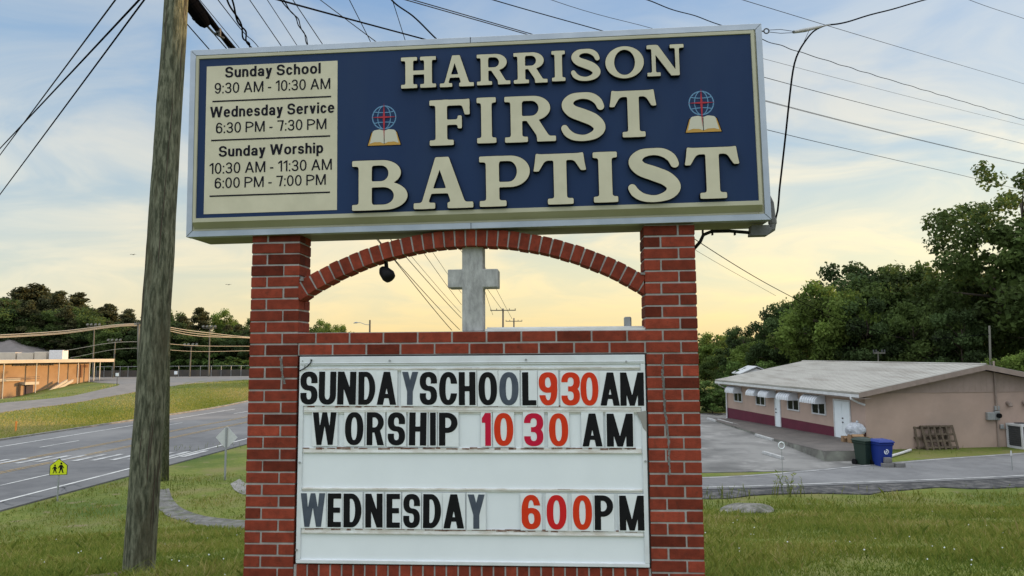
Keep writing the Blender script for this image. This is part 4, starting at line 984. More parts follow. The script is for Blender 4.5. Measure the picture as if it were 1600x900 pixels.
mb = MB(); ax = pdirv.normalized()
for k in range(26):                                      # long drying checks in the wood
    a = rnd.uniform(math.pi*.95, math.pi*2.05); z0 = rnd.uniform(.3, 5.2); ln = rnd.uniform(.25, .9); r0 = rb+(rtp-rb)*z0/pdirv.length
    P = [ax*(z0+ln*t)+Vector((math.cos(a+.05*math.sin(5*t+k)), math.sin(a+.05*math.sin(5*t+k)), 0))*(r0*1.0-.0035) for t in (0, .3, .6, 1)]
    mb.tube(P, [.001, .005, .005, .001], 5)
mb.build('wood_check', M['trunk'], up_)
crossdir = Vector((math.cos(.5), math.sin(.5), 0))
mb = MB(); ctr = ax*10.1; mb.tube([ctr-crossdir*1.2+Vector((0, -.16, 0)), ctr+crossdir*1.2+Vector((0, -.16, 0))], .06, 6); mb.build('crossarm', M['woodfar'], up_)
def far_pole(px, ybase, ytop, wpx, label, name='utility_pole', arms=(), m='woodfar', group=None, Y=None, lean=0):
    b = on_ground(px, ybase) if Y is None else at(px, ybase, Y)
    if Y is not None: b[2] = gz(b[0], b[1])
    t = at(px+lean, ytop, b[1]); h = t[2]-b[2]; r = wpx/2/F*b[1]
    o = thing(name, label, 'utility pole' if 'light' not in label else 'light pole', tuple(b), 0, group)
    mb = MB(); dx = t[0]-b[0]; mb.tube([(0, 0, -.3), (dx*.5, 0, h*.5), (dx, 0, h)], [r*1.15, r, r*.85], 10); mb.build('post', M[m], o, smooth=True)
    for (dy, half) in arms:
        mb = MB(); z = h-dy/F*b[1]; w = half/F*b[1]; mb.box((dx, -.15, z), (2*w, .1, .12)); ca = mb.build('crossarm', M['woodfar'], o)
        mb = MB()
        for f_ in (-.95, -.5, .5, .95): mb.tube([(dx+f_*w, -.15, z+.05), (dx+f_*w, -.15, z+.25)], .05, 6)
        mb.build('insulator', M['darksteel'], ca)
    return o, b
far_pole(258.3, 751, -40, 9.5, 'thin second wooden pole partly hidden behind the near utility pole', lean=9, m='wood')
far_pole(216.5, 619, 504, 4.0, 'slim pole carrying golden cables across the school lawn', arms=((2, 5),))
far_pole(786, 590, 482, 3.2, 'distant utility pole with a wide crossarm seen under the arch', arms=((3, 20),), Y=95)
far_pole(803, 590, 497, 2.6, 'smaller far utility pole with a short crossarm under the arch', arms=((5, 13),), Y=125)
far_pole(1546, 600, 509, 3.2, 'bare wooden service pole rising behind the low building', Y=43)
far_pole(1372, 600, 549, 2.2, 'short dark post with a small arm in front of the dark trees', Y=53, arms=((2.5, 9),))
# street lamp under the arch
b = at(577, 590, 118); b[2] = gz(b[0], b[1]); t = at(577, 500, 118); h = t[2]-b[2]
o = thing('street_lamp', 'distant street lamp with a curved arm seen under the left half of the arch', 'street lamp', tuple(b))
mb = MB(); mb.tube([(0, 0, -.3), (0, 0, h)], [.17, .14], 8); mb.build('post', M['woodfar'], o)
mb = MB(); mb.tube([(0, 0, h-.8), (-.7, 0, h-.75), (-1.6, 0, h-.4), (-2.1, 0, h-.42)], .05, 6); mb.tube([(-2.0, 0, h-.42), (-2.3, 0, h-.4), (-2.7, 0, h-.5)], [.09, .14, .05], 8); mb.build('lamp_arm', M['steel'], o)
# floodlight masts of the sports field
for px, yb, yt, lab in ((147.5, 589, 509, 'tall pale mast with lamps left of the utility pole, nearest the school wall'), (141, 587, 512, None), (180, 582, 533, 'shorter pale mast with lamp cluster between school and utility pole'), (328, 589, 512, 'tall pale mast with lamps right of the utility pole'), (299, 587, 540, 'short grey mast with lamps just right of the utility pole')):
    if lab is None: continue
    b = at(px-3 if px < 320 else px-2, yb, 132); b[2] = gz(b[0], b[1]); t = at(px, yt, 132); h = t[2]-b[2]; dx = t[0]-b[0]
    o = thing('field_light', lab, 'light pole', tuple(b), 0, 'floodlight masts by the sports field')
    mb = MB(); mb.tube([(0, 0, -.3), (dx, 0, h)], [.16, .10], 8); mb.build('post', M['woodfar'], o)
    mb = MB(); mb.box((dx, 0, h-.1), (2.6, .1, .1))
    for k in (-1.1, -.4, .4, 1.1): mb.tube([(dx+k, -.1, h+.05), (dx+k, -.35, h+.25)], [.12, .26], 8)
    mb.build('lamp_bar', M['woodfar'], o)

# ------------------------------------------------------------------ overhead lines
def wire(pts, r, m, label, sag=0.0, name='power_line', n=28, group='overhead lines', wavy=0.0, twin=0.0, far=0.0):
    """pts: (px, py, distance) or world points; straight between two points, with a sag, else a smooth path"""
    P = [np.array(at(*p)) if not isinstance(p, Vector) else np.array(p) for p in pts]
    if len(P) == 2: Q = [P[0]+(P[1]-P[0])*t-np.array([0, 0, sag*4*t*(1-t)]) for t in np.linspace(0, 1, n)]
    else: Q = smooth_line(P, 8)
    if wavy:
        Q = np.array(Q); L_ = np.r_[0, np.cumsum(np.linalg.norm(np.diff(Q, axis=0), axis=1))]; u_ = np.linspace(0, L_[-1], int(min(400, L_[-1]/.06))); Q = [np.array([np.interp(v_, L_, Q[:, c]) for c in range(3)]) for v_ in u_]
    o = thing(name, label, 'power line', tuple(Q[0]), 0, group) if twin else None
    base = Vector(Q[0])
    def one(off, nm, par):
        V = []
        for i, q in enumerate(Q): V.append(Vector(q)-base+Vector((math.sin(i*.42+off*60)*wavy, 0, math.cos(i*.33+off*60)*wavy-off)))
        rr = [r*(1+far*i/len(V)) for i in range(len(V))]
        mb = MB(); mb.tube(V, rr, 6); return mb.build(nm, M[m], par, smooth=True)
    if twin:
        one(0, 'strand', o); one(twin, 'strand', o)
    else:
        o = one(0, name, None); o.location = base; tag(o, label, 'power line', group)
    return o
T = pole_top; PYt = PY+.5
def pt(px, py): return (px, py, PYt)
W_ = 'wire'
# running off to the upper left, over the road
wire([(240, -20, 8.6), (-150, 503, 50)], .011, W_, 'lowest black line crossing the left sky beside the pole', .05)
wire([(236, -20, 8.6), (-130, 368, 58)], .013, W_, 'thick black line crossing the left sky, the middle one', .05)
wire([(195, -20, 8.6), (-150, 442, 60)], .010, 'wiregrey', 'thin line crossing the left sky, starting furthest left', .03)
# over the cabinet and away to the right
wire([(300, -38, 8), (436, 0, 9.5), (662, 61, 13), (1199, 203, 30), (1530, 280.5, 52), (1640, 308, 62)], .014, W_, 'thick black line above the schedule side, coming out lowest at right')
wire([(500, -42, 9.5), (646, 0, 11), (830, 53, 14), (1196, 157, 27), (1583, 252, 50), (1640, 264, 55)], .008, 'wiregrey', 'grey twin line with spacers leaving the cabinet second lowest at right', twin=.035, far=.6)
wire([(600, -52, 10), (771, 0, 12), (937, 47, 15), (1195, 121, 24), (1600, 225, 45), (1660, 240, 48)], .009, W_, 'black line leaving the cabinet third from the bottom at right', far=.5)
wire([(700, -62, 11), (862, 0, 13), (1014, 43, 17), (1194, 92, 25), (1600, 196, 48), (1650, 208, 52)], .005, 'wiregrey', 'thin grey line leaving the cabinet below the twisted black one', far=.8)
wire([(900, -36, 11), (1008, 0, 12.5), (1121, 37, 15), (1192, 62, 18), (1600, 187, 38), (1660, 205, 42)], .010, W_, 'twisted black line leaving the cabinet highest at its right edge', wavy=.012, far=.5)
wire([(1050, -34, 13), (1161, 0, 15), (1600, 131, 40), (1660, 149, 44)], .006, 'wiregrey', 'thin line high in the sky right of the cabinet', far=.8)
wire([(1440, -33, 20), (1515, 0, 23), (1600, 29, 27), (1650, 46, 30)], .008, 'wiregrey', 'short thin line cutting the top right corner')
# through the arch to the far poles
for (xa, xb, yb, r_, m_, lab) in ((288, 706, 516, .009, W_, 'line seen through the arch, lowest and furthest left'), (246, 718, 515, .008, W_, 'line through the arch just right of the lowest one'), (276, 721, 497, .008, W_, 'darkest line through the arch ending low at the cross'),
        (300, 719.5, 488, .005, 'wiregrey', 'thin line through the arch between darkest line and cross arm'), (380, 721, 476, .006, 'wiregrey', 'thin line above the cabinet corner, seen again left of the cross'), (408, 721, 458, .005, 'wiregrey', 'thin grey line through the arch nearest the cross arm')):
    wire([(xa, -15, 9), (xb, yb, 88)], r_, m_, lab, .15, far=3.5, n=40)
wire([(451, -10, 9.3), (786, 486, 95)], .006, 'wiregrey', 'thin line above the schedule panel running to the far crossarm pole', .1, far=3.5, n=40)
wire([(541, -10, 10), (800, 498, 120)], .006, 'wiregrey', 'thin line above the cabinet running to the smaller far pole', .1, far=3.5, n=40)
wire([(610, -10, 10.5), (770, 492, 110)], .006, 'wiregrey', 'steepest thin line dropping behind the cabinet above the first letters', .1, far=3.5, n=40)

# black lines that pass behind the cabinet
wire([(600, -18, 10), (612, 0, 10.5), (645, 25, 11.5), (682, 61, 13), (1092, 378, 24), (1220, 455, 30), (1350, 512, 37), (1440, 530, 41), (1546, 522, 43)], .012, W_, 'service line drooping over the roof to the pole behind the building', far=.6)
wire([(490, -8, 10), (590, 67, 13), (1092, 394, 40), (1212, 462, 60)], .006, 'wiregrey', 'faint thin line descending to the right trees below the cabinet', far=1.5)
# cables beside the pole top
wire([(352, -20, 8.6), (372, 28, 9.2), (392, 74, 10.5), (420, 130, 12)], .012, W_, 'loose black cable bundle hanging above the cabinet corner', wavy=.02, twin=.05)
wire([(425, -25, 9), (452, 12, 9.6), (470, 40, 10.5), (482, 70, 11.5)], .008, W_, 'wavy black cable pair above the schedule panel', wavy=.012, twin=.03)
wire([(330, -14, 8.4), (375, 44, 9.4), (405, 75, 11), (440, 120, 12)], .006, W_, 'thin black cable right of the splice case')
# splice case hung on its strand
s0, s1, s2 = at(296, -14, 8.0), at(340, 46, 8.3), at(400, 118, 8.9)
o = thing('splice_case', 'black cable splice case hanging from its strand beside the pole top', 'splice case', tuple(s0))
q = lambda p: Vector(p)-Vector(s0)
mb = MB(); mb.tube([q(s0), q(s1), q(s2)], .03, 8); mb.build('strand', M['wire'], o, smooth=True)
dv = (q(s1)-q(s0)).normalized(); side = Vector((-.06, 0, -.05))
mb = MB(); mb.tube([q(s0)+side-dv*.3, q(s0)+side+dv*.30, q(s0)+side+dv*.36, q(s0)+side+dv*.40], [.085, .085, .07, .04], 16)
for k in (.0, .12, .24): mb.tube([q(s0)+side+dv*k, q(s0)+side+dv*(k+.03)], .092, 16)
mb.build('case', M['wire'], o)
mb = MB(); mb.tube([q(s0)+side+dv*.38, q(s1)+Vector((-.05, 0, -.04)), q(s1)+dv*.12], .014, 8); mb.tube([q(s1)+dv*.05+Vector((0, -.02, -.05)), q(s1)+dv*.05+Vector((0, -.02, .05))], .018, 8)
mb.box(q(s1)+dv*.02, (.05, .05, .06)); mb.build('clamp', M['darksteel'], o)
# service drop to the cabinet
DY = at(1197, 48, 4.2)[1]
wire([(1500, -16, 7.0), (1445, 0, 6.4), (1380, 18, 5.8), (1310, 37, 5.1), (1285, 42, 4.8), (1262, 58, 4.5), (1243, 95, 4.33), (1234, 150, 4.26), (1226, 220, 4.22), (1219, 290, 4.2), (1213, 340, 4.2), (1206, 358, 4.2)], .0055, W_, 'black drop cable curving down to the conduit at the cabinet corner', name='drop_cable', group=None, wavy=.0025)
o = thing('cable_clamp', 'grey wedge clamp and wire tying the drop cable to the cabinet eye bolt', 'cable clamp', tuple(at(1197, 48, 4.2)))
q = lambda x, y, d: Vector(at(x, y, d))-Vector(at(1197, 48, 4.2))
mb = MB(); mb.tube([q(1240, 50, 4.4), q(1258, 47, 4.5), q(1283, 41, 4.7)], [.010, .013, .008], 8); mb.tube([q(1283, 41, 4.7), q(1300, 38, 5.0)], .003, 5); mb.build('wedge', M['steel'], o)
mb = MB(); mb.tube([q(1201, 47, 4.18), q(1220, 46, 4.3), q(1240, 49, 4.4)], .0018, 5); mb.tube([q(1201, 50, 4.18), q(1220, 52, 4.3), q(1240, 51, 4.4)], .0018, 5); mb.tube([q(1265, 46, 4.5), q(1254, 70, 4.42), q(1247, 85, 4.36)], .0016, 5); mb.build('tie_wire', M['wiregrey'], o)
# golden cables across the school lawn
g0 = on_ground(216.5, 619)[1]
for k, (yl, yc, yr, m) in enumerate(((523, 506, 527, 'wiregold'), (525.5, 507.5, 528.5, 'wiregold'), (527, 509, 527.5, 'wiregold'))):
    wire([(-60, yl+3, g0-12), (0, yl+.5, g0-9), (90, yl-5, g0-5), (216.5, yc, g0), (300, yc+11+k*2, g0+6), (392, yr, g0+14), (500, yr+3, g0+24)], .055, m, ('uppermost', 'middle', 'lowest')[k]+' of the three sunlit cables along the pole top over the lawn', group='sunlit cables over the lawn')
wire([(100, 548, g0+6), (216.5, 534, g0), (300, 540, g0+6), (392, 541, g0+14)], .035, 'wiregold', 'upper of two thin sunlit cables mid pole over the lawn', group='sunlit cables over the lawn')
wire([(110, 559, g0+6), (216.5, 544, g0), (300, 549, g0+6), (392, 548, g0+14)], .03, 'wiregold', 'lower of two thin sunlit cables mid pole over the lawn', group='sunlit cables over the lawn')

# ------------------------------------------------------------------ road signs
M['signyellow'] = mat('fluorescent_yellow', (.62, .70, .015), None, rough=.5); M['signback'] = mat('sign_back', (.56, .57, .55), (.50, .51, .49), 8, .5)
M['orange'] = mat('orange_plastic', (.75, .26, .05), None, rough=.6)
b = on_ground(89, 783); Yb = b[1]; pxm = lambda n, Y=Yb: n/F*Y
o = thing('school_crossing_sign', 'yellow green pentagon sign with two walking figures beside the main road', 'road sign', tuple(b), .15)
zc_ = at(90, 731, Yb)[2]-b[2]; w2 = pxm(12.6)
mb = MB(); mb.box((0, .03, zc_*.5+.15), (.05, .04, zc_+.45)); mb.build('post', M['steel'], o)
pent = [(-w2, -w2*.86), (w2, -w2*.86), (w2, w2*.28), (0, w2*1.12), (-w2, w2*.28)]
mb = MB(); mb.prism([(x*1.0, 0, zc_+y) for x, y in pent], (0, .006, 0)); pnl = mb.build('panel', M['black'], o)
mb = MB(); mb.prism([(x*.93, -.004, zc_+y*.93) for x, y in pent], (0, .003, 0)); mb.build('face', M['signyellow'], pnl)
def figure(mb, cx, cz, s):
    P = lambda pts: mb.prism([(cx+x*s, -.0075, cz+z*s) for x, z in pts], (0, .002, 0))
    mb.prism([(cx+.09*s*math.cos(t)+.01*s, -.0075, cz+.86*s+.1*s*math.sin(t)) for t in np.linspace(0, 2*math.pi, 12, endpoint=False)], (0, .002, 0))
    P([(-.12, .72), (.10, .74), (.13, .38), (-.10, .36)])
    mb.prism([(cx+x*s, -.0085, cz+z*s) for x, z in [(-.10, .42), (.06, .42), (-.10, .0), (-.24, .0), (-.14, .08)]], (0, .0008, 0)); mb.prism([(cx+x*s, -.0095, cz+z*s) for x, z in [(0, .42), (.13, .42), (.22, .03), (.30, .0), (.14, .0)]], (0, .0008, 0))
    mb.prism([(cx+x*s, -.0105, cz+z*s) for x, z in [(.08, .72), (.14, .66), (.26, .46), (.20, .44), (.06, .60)]], (0, .0008, 0)); mb.prism([(cx+x*s, -.0105, cz+z*s) for x, z in [(-.10, .72), (-.16, .66), (-.27, .46), (-.21, .44), (-.08, .60)]], (0, .0008, 0))
mb = MB(); figure(mb, w2*.28, zc_-w2*.62, w2*1.32); figure(mb, -w2*.42, zc_-w2*.62, w2*1.08); mb.build('walking_figures', M['black'], pnl)
b = on_ground(352, 750); Yb = b[1]
o = thing('warning_sign', 'back of a pale diamond warning sign on a post beside the road', 'road sign', tuple(b), -.1)
zc_ = at(352, 683.5, Yb)[2]-b[2]; w2 = pxm(17.5, Yb)
mb = MB(); mb.box((0, -.03, (zc_+w2*.9)*.5-.15), (.075, .05, zc_+w2*.9+.3)); mb.build('post', M['steel'], o)
mb = MB(); rr_ = .08*w2; mb.prism([(-w2, .004, zc_), (-w2+rr_, .004, zc_-rr_*1.2), (-rr_, .004, zc_-w2+rr_), (rr_, .004, zc_-w2+rr_), (w2-rr_, .004, zc_-rr_*1.2), (w2, .004, zc_), (rr_, .004, zc_+w2-rr_), (-rr_, .004, zc_+w2-rr_)], (0, .006, 0)); mb.build('panel', M['signback'], o)
b = on_ground(24.5, 675); o = thing('marker_post', 'short orange marker post standing in the grass beyond the road', 'marker post', tuple(b)); h = pxm(16.5, b[1])
mb = MB(); mb.box((0, 0, h*.42), (.11, .05, h*.9)); mb.build('post', M['orange'], o); mb = MB(); mb.box((0, 0, h*.93), (.13, .06, h*.12)); mb.build('cap', M['orange'], o)
for px, yb, yt, lab in ((182.5, 602, 583, 'small white sign on a post at the school car park corner'), (274.5, 590, 580, 'small white board sign right of the near pole in the far car park')):
    b = on_ground(px, yb); Yb = b[1]; o = thing('small_sign', lab, 'sign', tuple(b)); z = pxm(yb-yt-2.5, Yb)
    mb = MB(); mb.box((0, .03, z/2), (.07, .05, z+.3)); mb.build('post', M['darksteel'], o); mb = MB(); mb.box((0, -.02, z), (pxm(5, Yb), .03, pxm(5, Yb))); mb.build('panel', M['white'], o)

# ------------------------------------------------------------------ the low building on the right
class Wall:
    """vertical plane through two ground points; pixels to (along, height) and back to the world"""
    def __init__(s, A, B): s.A = np.array([A[0], A[1]]); d = np.array([B[0]-A[0], B[1]-A[1]]); s.len = np.linalg.norm(d); s.d = d/s.len; s.n = np.array([s.d[1], -s.d[0]])
    def px(s, x, y, out=0.0):
        r = ray(x, y); A = s.A+s.n*out; k = (A @ s.n)/(r[:2] @ s.n); P = CAM0+r*k; return float((P[:2]-s.A) @ s.d), float(P[2])
    def w(s, a, z, out=0.0, root=(0, 0, 0)): p = s.A+s.d*a+s.n*out; return Vector((p[0]-root[0], p[1]-root[1], z-root[2]))
    def box(s, mb, a0, a1, z0, z1, o0, o1, root, mi=0): mb.prism([s.w(a0, z0, o0, root), s.w(a1, z0, o0, root), s.w(a1, z1, o0, root), s.w(a0, z1, o0, root)], tuple(np.append(s.n*(o1-o0), 0)), mi)
GB = -4.65+CAMZ
bc = on_z(1355, 703, GB); bf = on_z(1137, 655, GB)
FA = Wall(bc, bf)                                       # long front, runs away from the viewer
if FA.n @ (np.array([0, 0])-FA.A) < 0: FA.n = -FA.n
gd = -FA.n                                              # gable end runs to the right
GA = Wall(bc, (bc[0]+gd[0]*12, bc[1]+gd[1]*12))
if GA.n @ (-GA.A) < 0: GA.n = -GA.n
ra_, zr = GA.px(1528, 574)
GWID = 2*ra_; zE = GA.px(1358, 613)[1]
M['stucco'] = mat('tan_stucco', (.46, .335, .275), (.405, .295, .24), .8, .9, .3, 60, c3=(.35, .265, .22), s3=.5, lo3=.52, hi3=.75, bdist=.01)
M['maroon'] = mat('maroon_paint', (.125, .020, .040), (.10, .017, .034), 1.2, .7)
M['siding'] = mat('tan_siding', (.37, .28, .24), (.32, .245, .205), 2, .85)
M['metalroof'] = mat('metal_roof', (.365, .35, .315), (.30, .285, .255), .9, .6, stretch=(3, .4, 1), c3=(.235, .215, .185), s3=.45, lo3=.5, hi3=.74, spec=.2)
M['trimw'] = mat('white_trim', (.62, .62, .63), (.52, .52, .52), 3, .5)
M['trimt'] = mat('tan_trim', (.30, .235, .20), (.25, .195, .165), 4, .7)
M['glass'] = mat('dark_glass', (.006, .007, .008), None, rough=.25, spec=.12)
root = (bc[0], bc[1], GB)
bld = thing('low_building', 'low tan stucco building with maroon band, white awnings and metal roof', 'building', root)
FL = FA.len
mb = MB()
mb.prism([FA.w(0, GB-.4, 0, root), FA.w(FL, GB-.4, 0, root), FA.w(FL, zE, 0, root), FA.w(0, zE, 0, root)], tuple(np.append(gd*GWID, 0)))
mb.build('wall', M['stucco'], bld)
zb = FA.px(1300, 664)[1]; zb2 = FA.px(1142, 639.5)[1]
pw = MB(); FA.box(pw, 0.006, FL-.01, GB-.38, (zb+zb2)/2, .004, .012, root); pw.build('painted_band', M['maroon'], bld)
# gable siding with battens
mb = MB(); g0_ = zE+.0
P = [GA.w(0.02, zE-.02, .02, root), GA.w(GWID-.02, zE-.02, .02, root), GA.w(GWID/2, zr-.12, .02, root)]
mb.prism(P, tuple(np.append(-GA.n*.05, 0)))
k = .35
while k < GWID-.3:
    zt = zE+(zr-zE)*(1-abs(k-GWID/2)/(GWID/2))-.18
    if zt > zE+.1: GA.box(mb, k-.012, k+.012, zE, zt, .021, .028, root)
    k += .30
GA.box(mb, 0.0, GWID, zE-.06, zE-.02, .003, .035, root)
mb.build('gable_siding', M['siding'], bld)
# roof: two slopes with overhang, seams, fascia
OH, OR = .62, .55; slope = (zr-zE)/(GWID/2)
def roof_pt(b_, a_, dz=0): return FA.w(a_, zE+.06+slope*min(b_, GWID-b_)+dz, -b_, root)
ridge_b = GWID/2; aF = FL+OR; aN = -OR
mb = MB()
th = .09
for (b0, b1) in ((-OH, ridge_b), (ridge_b, GWID+OH)):
    q = [roof_pt(b0, aN), roof_pt(b0, aF), roof_pt(b1, aF), roof_pt(b1, aN)]; mb.prism(q, (0, 0, th))
k = aN+.15
while k < aF:
    for (b0, b1) in ((-OH+.01, ridge_b-.02), (ridge_b+.02, GWID+OH-.01)):
        q = [roof_pt(b0, k, th-.005), roof_pt(b0, k+.035, th-.005), roof_pt(b1, k+.035, th-.005), roof_pt(b1, k, th-.005)]; mb.prism(q, (0, 0, .018))
    k += .46
mb.tube([roof_pt(ridge_b, aN, th+.0), roof_pt(ridge_b, aF, th+.0)], .06, 6)
mb.build('roof', M['metalroof'], bld)
mb = MB()
FA.box(mb, aN+.001, aF-.001, zE-slope*OH-.10, zE-slope*OH+.045, OH-.03, OH+.012, root)
mb.build('gutter', M['trimw'], bld)
for a_, sgn in ((aN, -1), (aF, 1)):
    mb = MB()
    for b0, b1 in ((-OH, ridge_b), (ridge_b, GWID+OH)):
        q = [roof_pt(b0, a_+sgn*.012, -.17), roof_pt(b1, a_+sgn*.012, -.17), roof_pt(b1, a_+sgn*.012, .07), roof_pt(b0, a_+sgn*.012, .07)]; mb.prism(q, tuple(np.append(-FA.d*sgn*.03, 0)))
    mb.build('rake_board', M['trimt'], bld)
mb = MB(); FA.box(mb, aN+.05, aF-.05, zE-.17-slope*OH, zE-.12-slope*OH, -.0, OH-.04, root); mb.build('soffit', M['trimt'], bld)
def fac(x0, y0, x1, y1):
    a, za = FA.px(x0, y0); b, zb_ = FA.px(x1, y1); return sorted((a, b))+sorted((za, zb_))
wz0 = FA.px(1285, 648.5)[1]; wz1 = FA.px(1285, 627.5)[1]
for x0, x1 in ((1148.5, 1161), (1182.5, 1197), (1231.5, 1250), (1269.5, 1291)):
    a0 = FA.px(x1, 640)[0]; a1 = FA.px(x0, 640)[0]
    mb = MB(); f_ = .07
    FA.box(mb, a0, a1, wz0, wz0+f_, .0, .06, root); FA.box(mb, a0, a1, wz1-f_, wz1, .0, .06, root); FA.box(mb, a0, a0+f_, wz0+f_, wz1-f_, 0, .06, root); FA.box(mb, a1-f_, a1, wz0+f_, wz1-f_, 0, .06, root)
    am = (a0+a1)/2; FA.box(mb, am-.035, am+.035, wz0+f_, wz1-f_, 0, .05, root)
    fr = mb.build('window', M['trimw'], bld)
    for u0_, u1_ in ((a0+f_, am-.035), (am+.035, a1-f_)):
        mb = MB(); FA.box(mb, u0_, u1_, wz0+f_, wz1-f_, .004, .02, root); mb.build('pane', M['glass'], fr)
def door(x0, x1, leaves, h=2.05, zs=None):
    a0 = FA.px(x1, 680)[0]; a1 = FA.px(x0, 680)[0]; z0 = zs
    mb = MB(); f_ = .08; FA.box(mb, a0-f_, a0, z0, z0+h+f_, 0, .05, root); FA.box(mb, a1, a1+f_, z0, z0+h+f_, 0, .05, root); FA.box(mb, a0, a1, z0+h, z0+h+f_, 0, .05, root)
    fr = mb.build('door', M['trimw'], bld)
    for k in range(leaves):
        l0 = a0+(a1-a0)*k/leaves+.008; l1 = a0+(a1-a0)*(k+1)/leaves-.008; mb = MB(); FA.box(mb, l0, l1, z0+.02, z0+h-.01, .005, .035, root); mb.build('door_leaf', M['white'], fr)
    mb = MB(); c_ = (a0+(a1-a0)*.5-.09) if leaves == 2 else a1-.12
    for zz in (z0+1.0, z0+1.2): mb.tube([FA.w(c_, zz, .03, root), FA.w(c_, zz, .09, root)], .035, 8)
    mb.build('handle', M['darksteel'], fr)
dz2 = FA.px(1318, 691)[1]; dz1 = FA.px(1216, 671)[1]
door(1306.5, 1330, 2, zs=dz2); door(1214, 1221, 1, zs=dz1)
def awning(x0, x1, zt, ztop):
    out = .62; a0 = FA.px(x1, 625, 0)[0]; a1 = max(a0+.7, FA.px(x0, 625, out)[0]); h = .40
    mb = MB(); n_ = max(4, int((a1-a0)/.12)); prof = [(out*math.sin(t), h*math.cos(t)) for t in np.linspace(0, math.pi/2, 9)]+[(out, -.10)]
    for k in range(n_):
        s0_, s1_ = a0+(a1-a0)*k/n_, a0+(a1-a0)*(k+1)/n_; dd = .012 if k % 2 else 0
        for (p, q_), (p2, q2) in zip(prof, prof[1:]):
            mb.quad(FA.w(s0_, ztop-h+q_+dd, p+dd, root), FA.w(s1_, ztop-h+q_+dd, p+dd, root), FA.w(s1_, ztop-h+q2+dd, p2+dd, root), FA.w(s0_, ztop-h+q2+dd, p2+dd, root))
    for s_ in (a0, a1): mb.prism([FA.w(s_, ztop-h+q_, p, root) for p, q_ in prof]+[FA.w(s_, ztop-h-.10, .02, root), FA.w(s_, ztop-.02, .02, root)], tuple(np.append(FA.d*.01, 0)))
    mb.build('awning', M['awning'], bld)
M['awning'] = mat('white_awning', (.66, .68, .72), (.60, .62, .66), 5, .45)
at_ = wz1+.40
for x0, x1 in ((1133, 1159), (1165, 1192), (1184, 1213), (1212, 1247), (1249, 1290)): awning(x0, x1, 0, at_)
# meter boxes, conduit and mast on the gable
mb = MB(); a_, zz = GA.px(1551, 575); _, z1_ = GA.px(1551, 640)
mb.tube([GA.w(a_, z1_, .09, root), GA.w(a_, zr+.3, .09, root)], .045, 8); a2, z2 = GA.px(1559, 695); mb.tube([GA.w(a2, GB-.05, .06, root), GA.w(a2, z1_, .06, root)], .03, 8); mb.tube([GA.w(a2+.1, z1_+.2, .04, root), GA.w(a2+.06, zE+.4, .04, root)], .012, 6)
mb.build('service_conduit', M['trimt'], bld)
mb = MB()
for x0, y0, x1, y1, d_ in ((1539, 644, 1551, 656, .18), (1551, 642, 1560, 656, .14), (1552, 634, 1560, 641, .12), (1561, 663, 1566.5, 670, .12)):
    a0, za = GA.px(x0, y0); a1, zb_ = GA.px(x1, y1); mb = MB(); GA.box(mb, a0, a1, zb_, za, .004, d_, root); mb.build('meter_box', M['steel'], bld, bevel=.02)
mb = MB(); a0, za = GA.px(1556.5, 649); mb.tube([GA.w(a0, za, .13, root), GA.w(a0, za, .24, root)], .12, 12); mb.build('meter_dial', M['glass'], bld)
a0, za = GA.px(1574, 631); mb = MB(); mb.tube([GA.w(a0, za+.05, .0, root), GA.w(a0, za, .16, root), GA.w(a0, za-.12, .2, root)], .10, 10); mb.build('wall_vent', M['trimt'], bld)
a0, za = GA.px(1599, 630); mb = MB(); mb.tube([GA.w(a0, za+.05, .0, root), GA.w(a0, za, .16, root), GA.w(a0, za-.12, .2, root)], .10, 10); mb.build('wall_vent', M['trimt'], bld)
mb = MB(); mb.tube([GA.w(*GA.px(1564, 668), .10, root), GA.w(*GA.px(1575, 673), .10, root), GA.w(*GA.px(1585, 676), .3, root)], .02, 6); mb.build('cable', M['steel'], bld)
# downspouts
mb = MB(); zg = zE-slope*OH-.06
mb.tube([FA.w(.15, zg, OH, root), FA.w(.12, zg-.12, OH, root), FA.w(.05, zg-.30, .3, root), FA.w(-.05, zg-.42, .02, root)], .055, 8); mb.build('downspout', M['trimw'], bld)
mb = MB(); mb.tube([FA.w(FL-.2, zg, OH, root), FA.w(FL-.15, zg-.12, OH, root), FA.w(FL-.1, zg-.42, .08, root), FA.w(FL-.1, GB+.1, .08, root), FA.w(FL-.1, GB+.02, .3, root)], .05, 8); mb.build('downspout', M['trimw'], bld)
# raised walk with block wall in front of the building
wk = thing('loading_platform', 'low concrete platform with mossy block edge along the building front', 'platform', root)
def to_fa(p): d = np.array(p[:2])-FA.A; return float(d @ FA.d), float(d @ FA.n)
pA_, pB_, pD_ = to_fa(on_ground(1289, 722)), to_fa(on_ground(1346, 721)), to_fa(on_ground(1216, 692))
outl = [(pB_[0], max(-.3, pB_[1])), pA_, pD_, (FL-.5, min(1.5, pD_[1])), (FL-.5, .02), (0, .02)]
hh = [.44, .44, .14, .10, .10, .36]
mb = MB(); n_ = len(outl); top = [FA.w(a_, GB+z, o_, root) for (a_, o_), z in zip(outl, hh)]; bot = [FA.w(a_, GB-.4, o_, root) for a_, o_ in outl]
mb.add(top+bot, [tuple(range(n_))]+[(i, (i+1) % n_, n_+(i+1) % n_, n_+i) for i in range(n_)])
M['mossy'] = mat('mossy_concrete', (.20, .195, .175), (.085, .08, .07), 1.6, .95, .6, 30, c3=(.30, .31, .26), s3=.8, lo3=.5, hi3=.68)
M['walk'] = mat('dark_walk', (.12, .105, .095), (.085, .075, .07), 1.2, .9, .4, 30)
mb.build('block_edge', M['mossy'], wk)
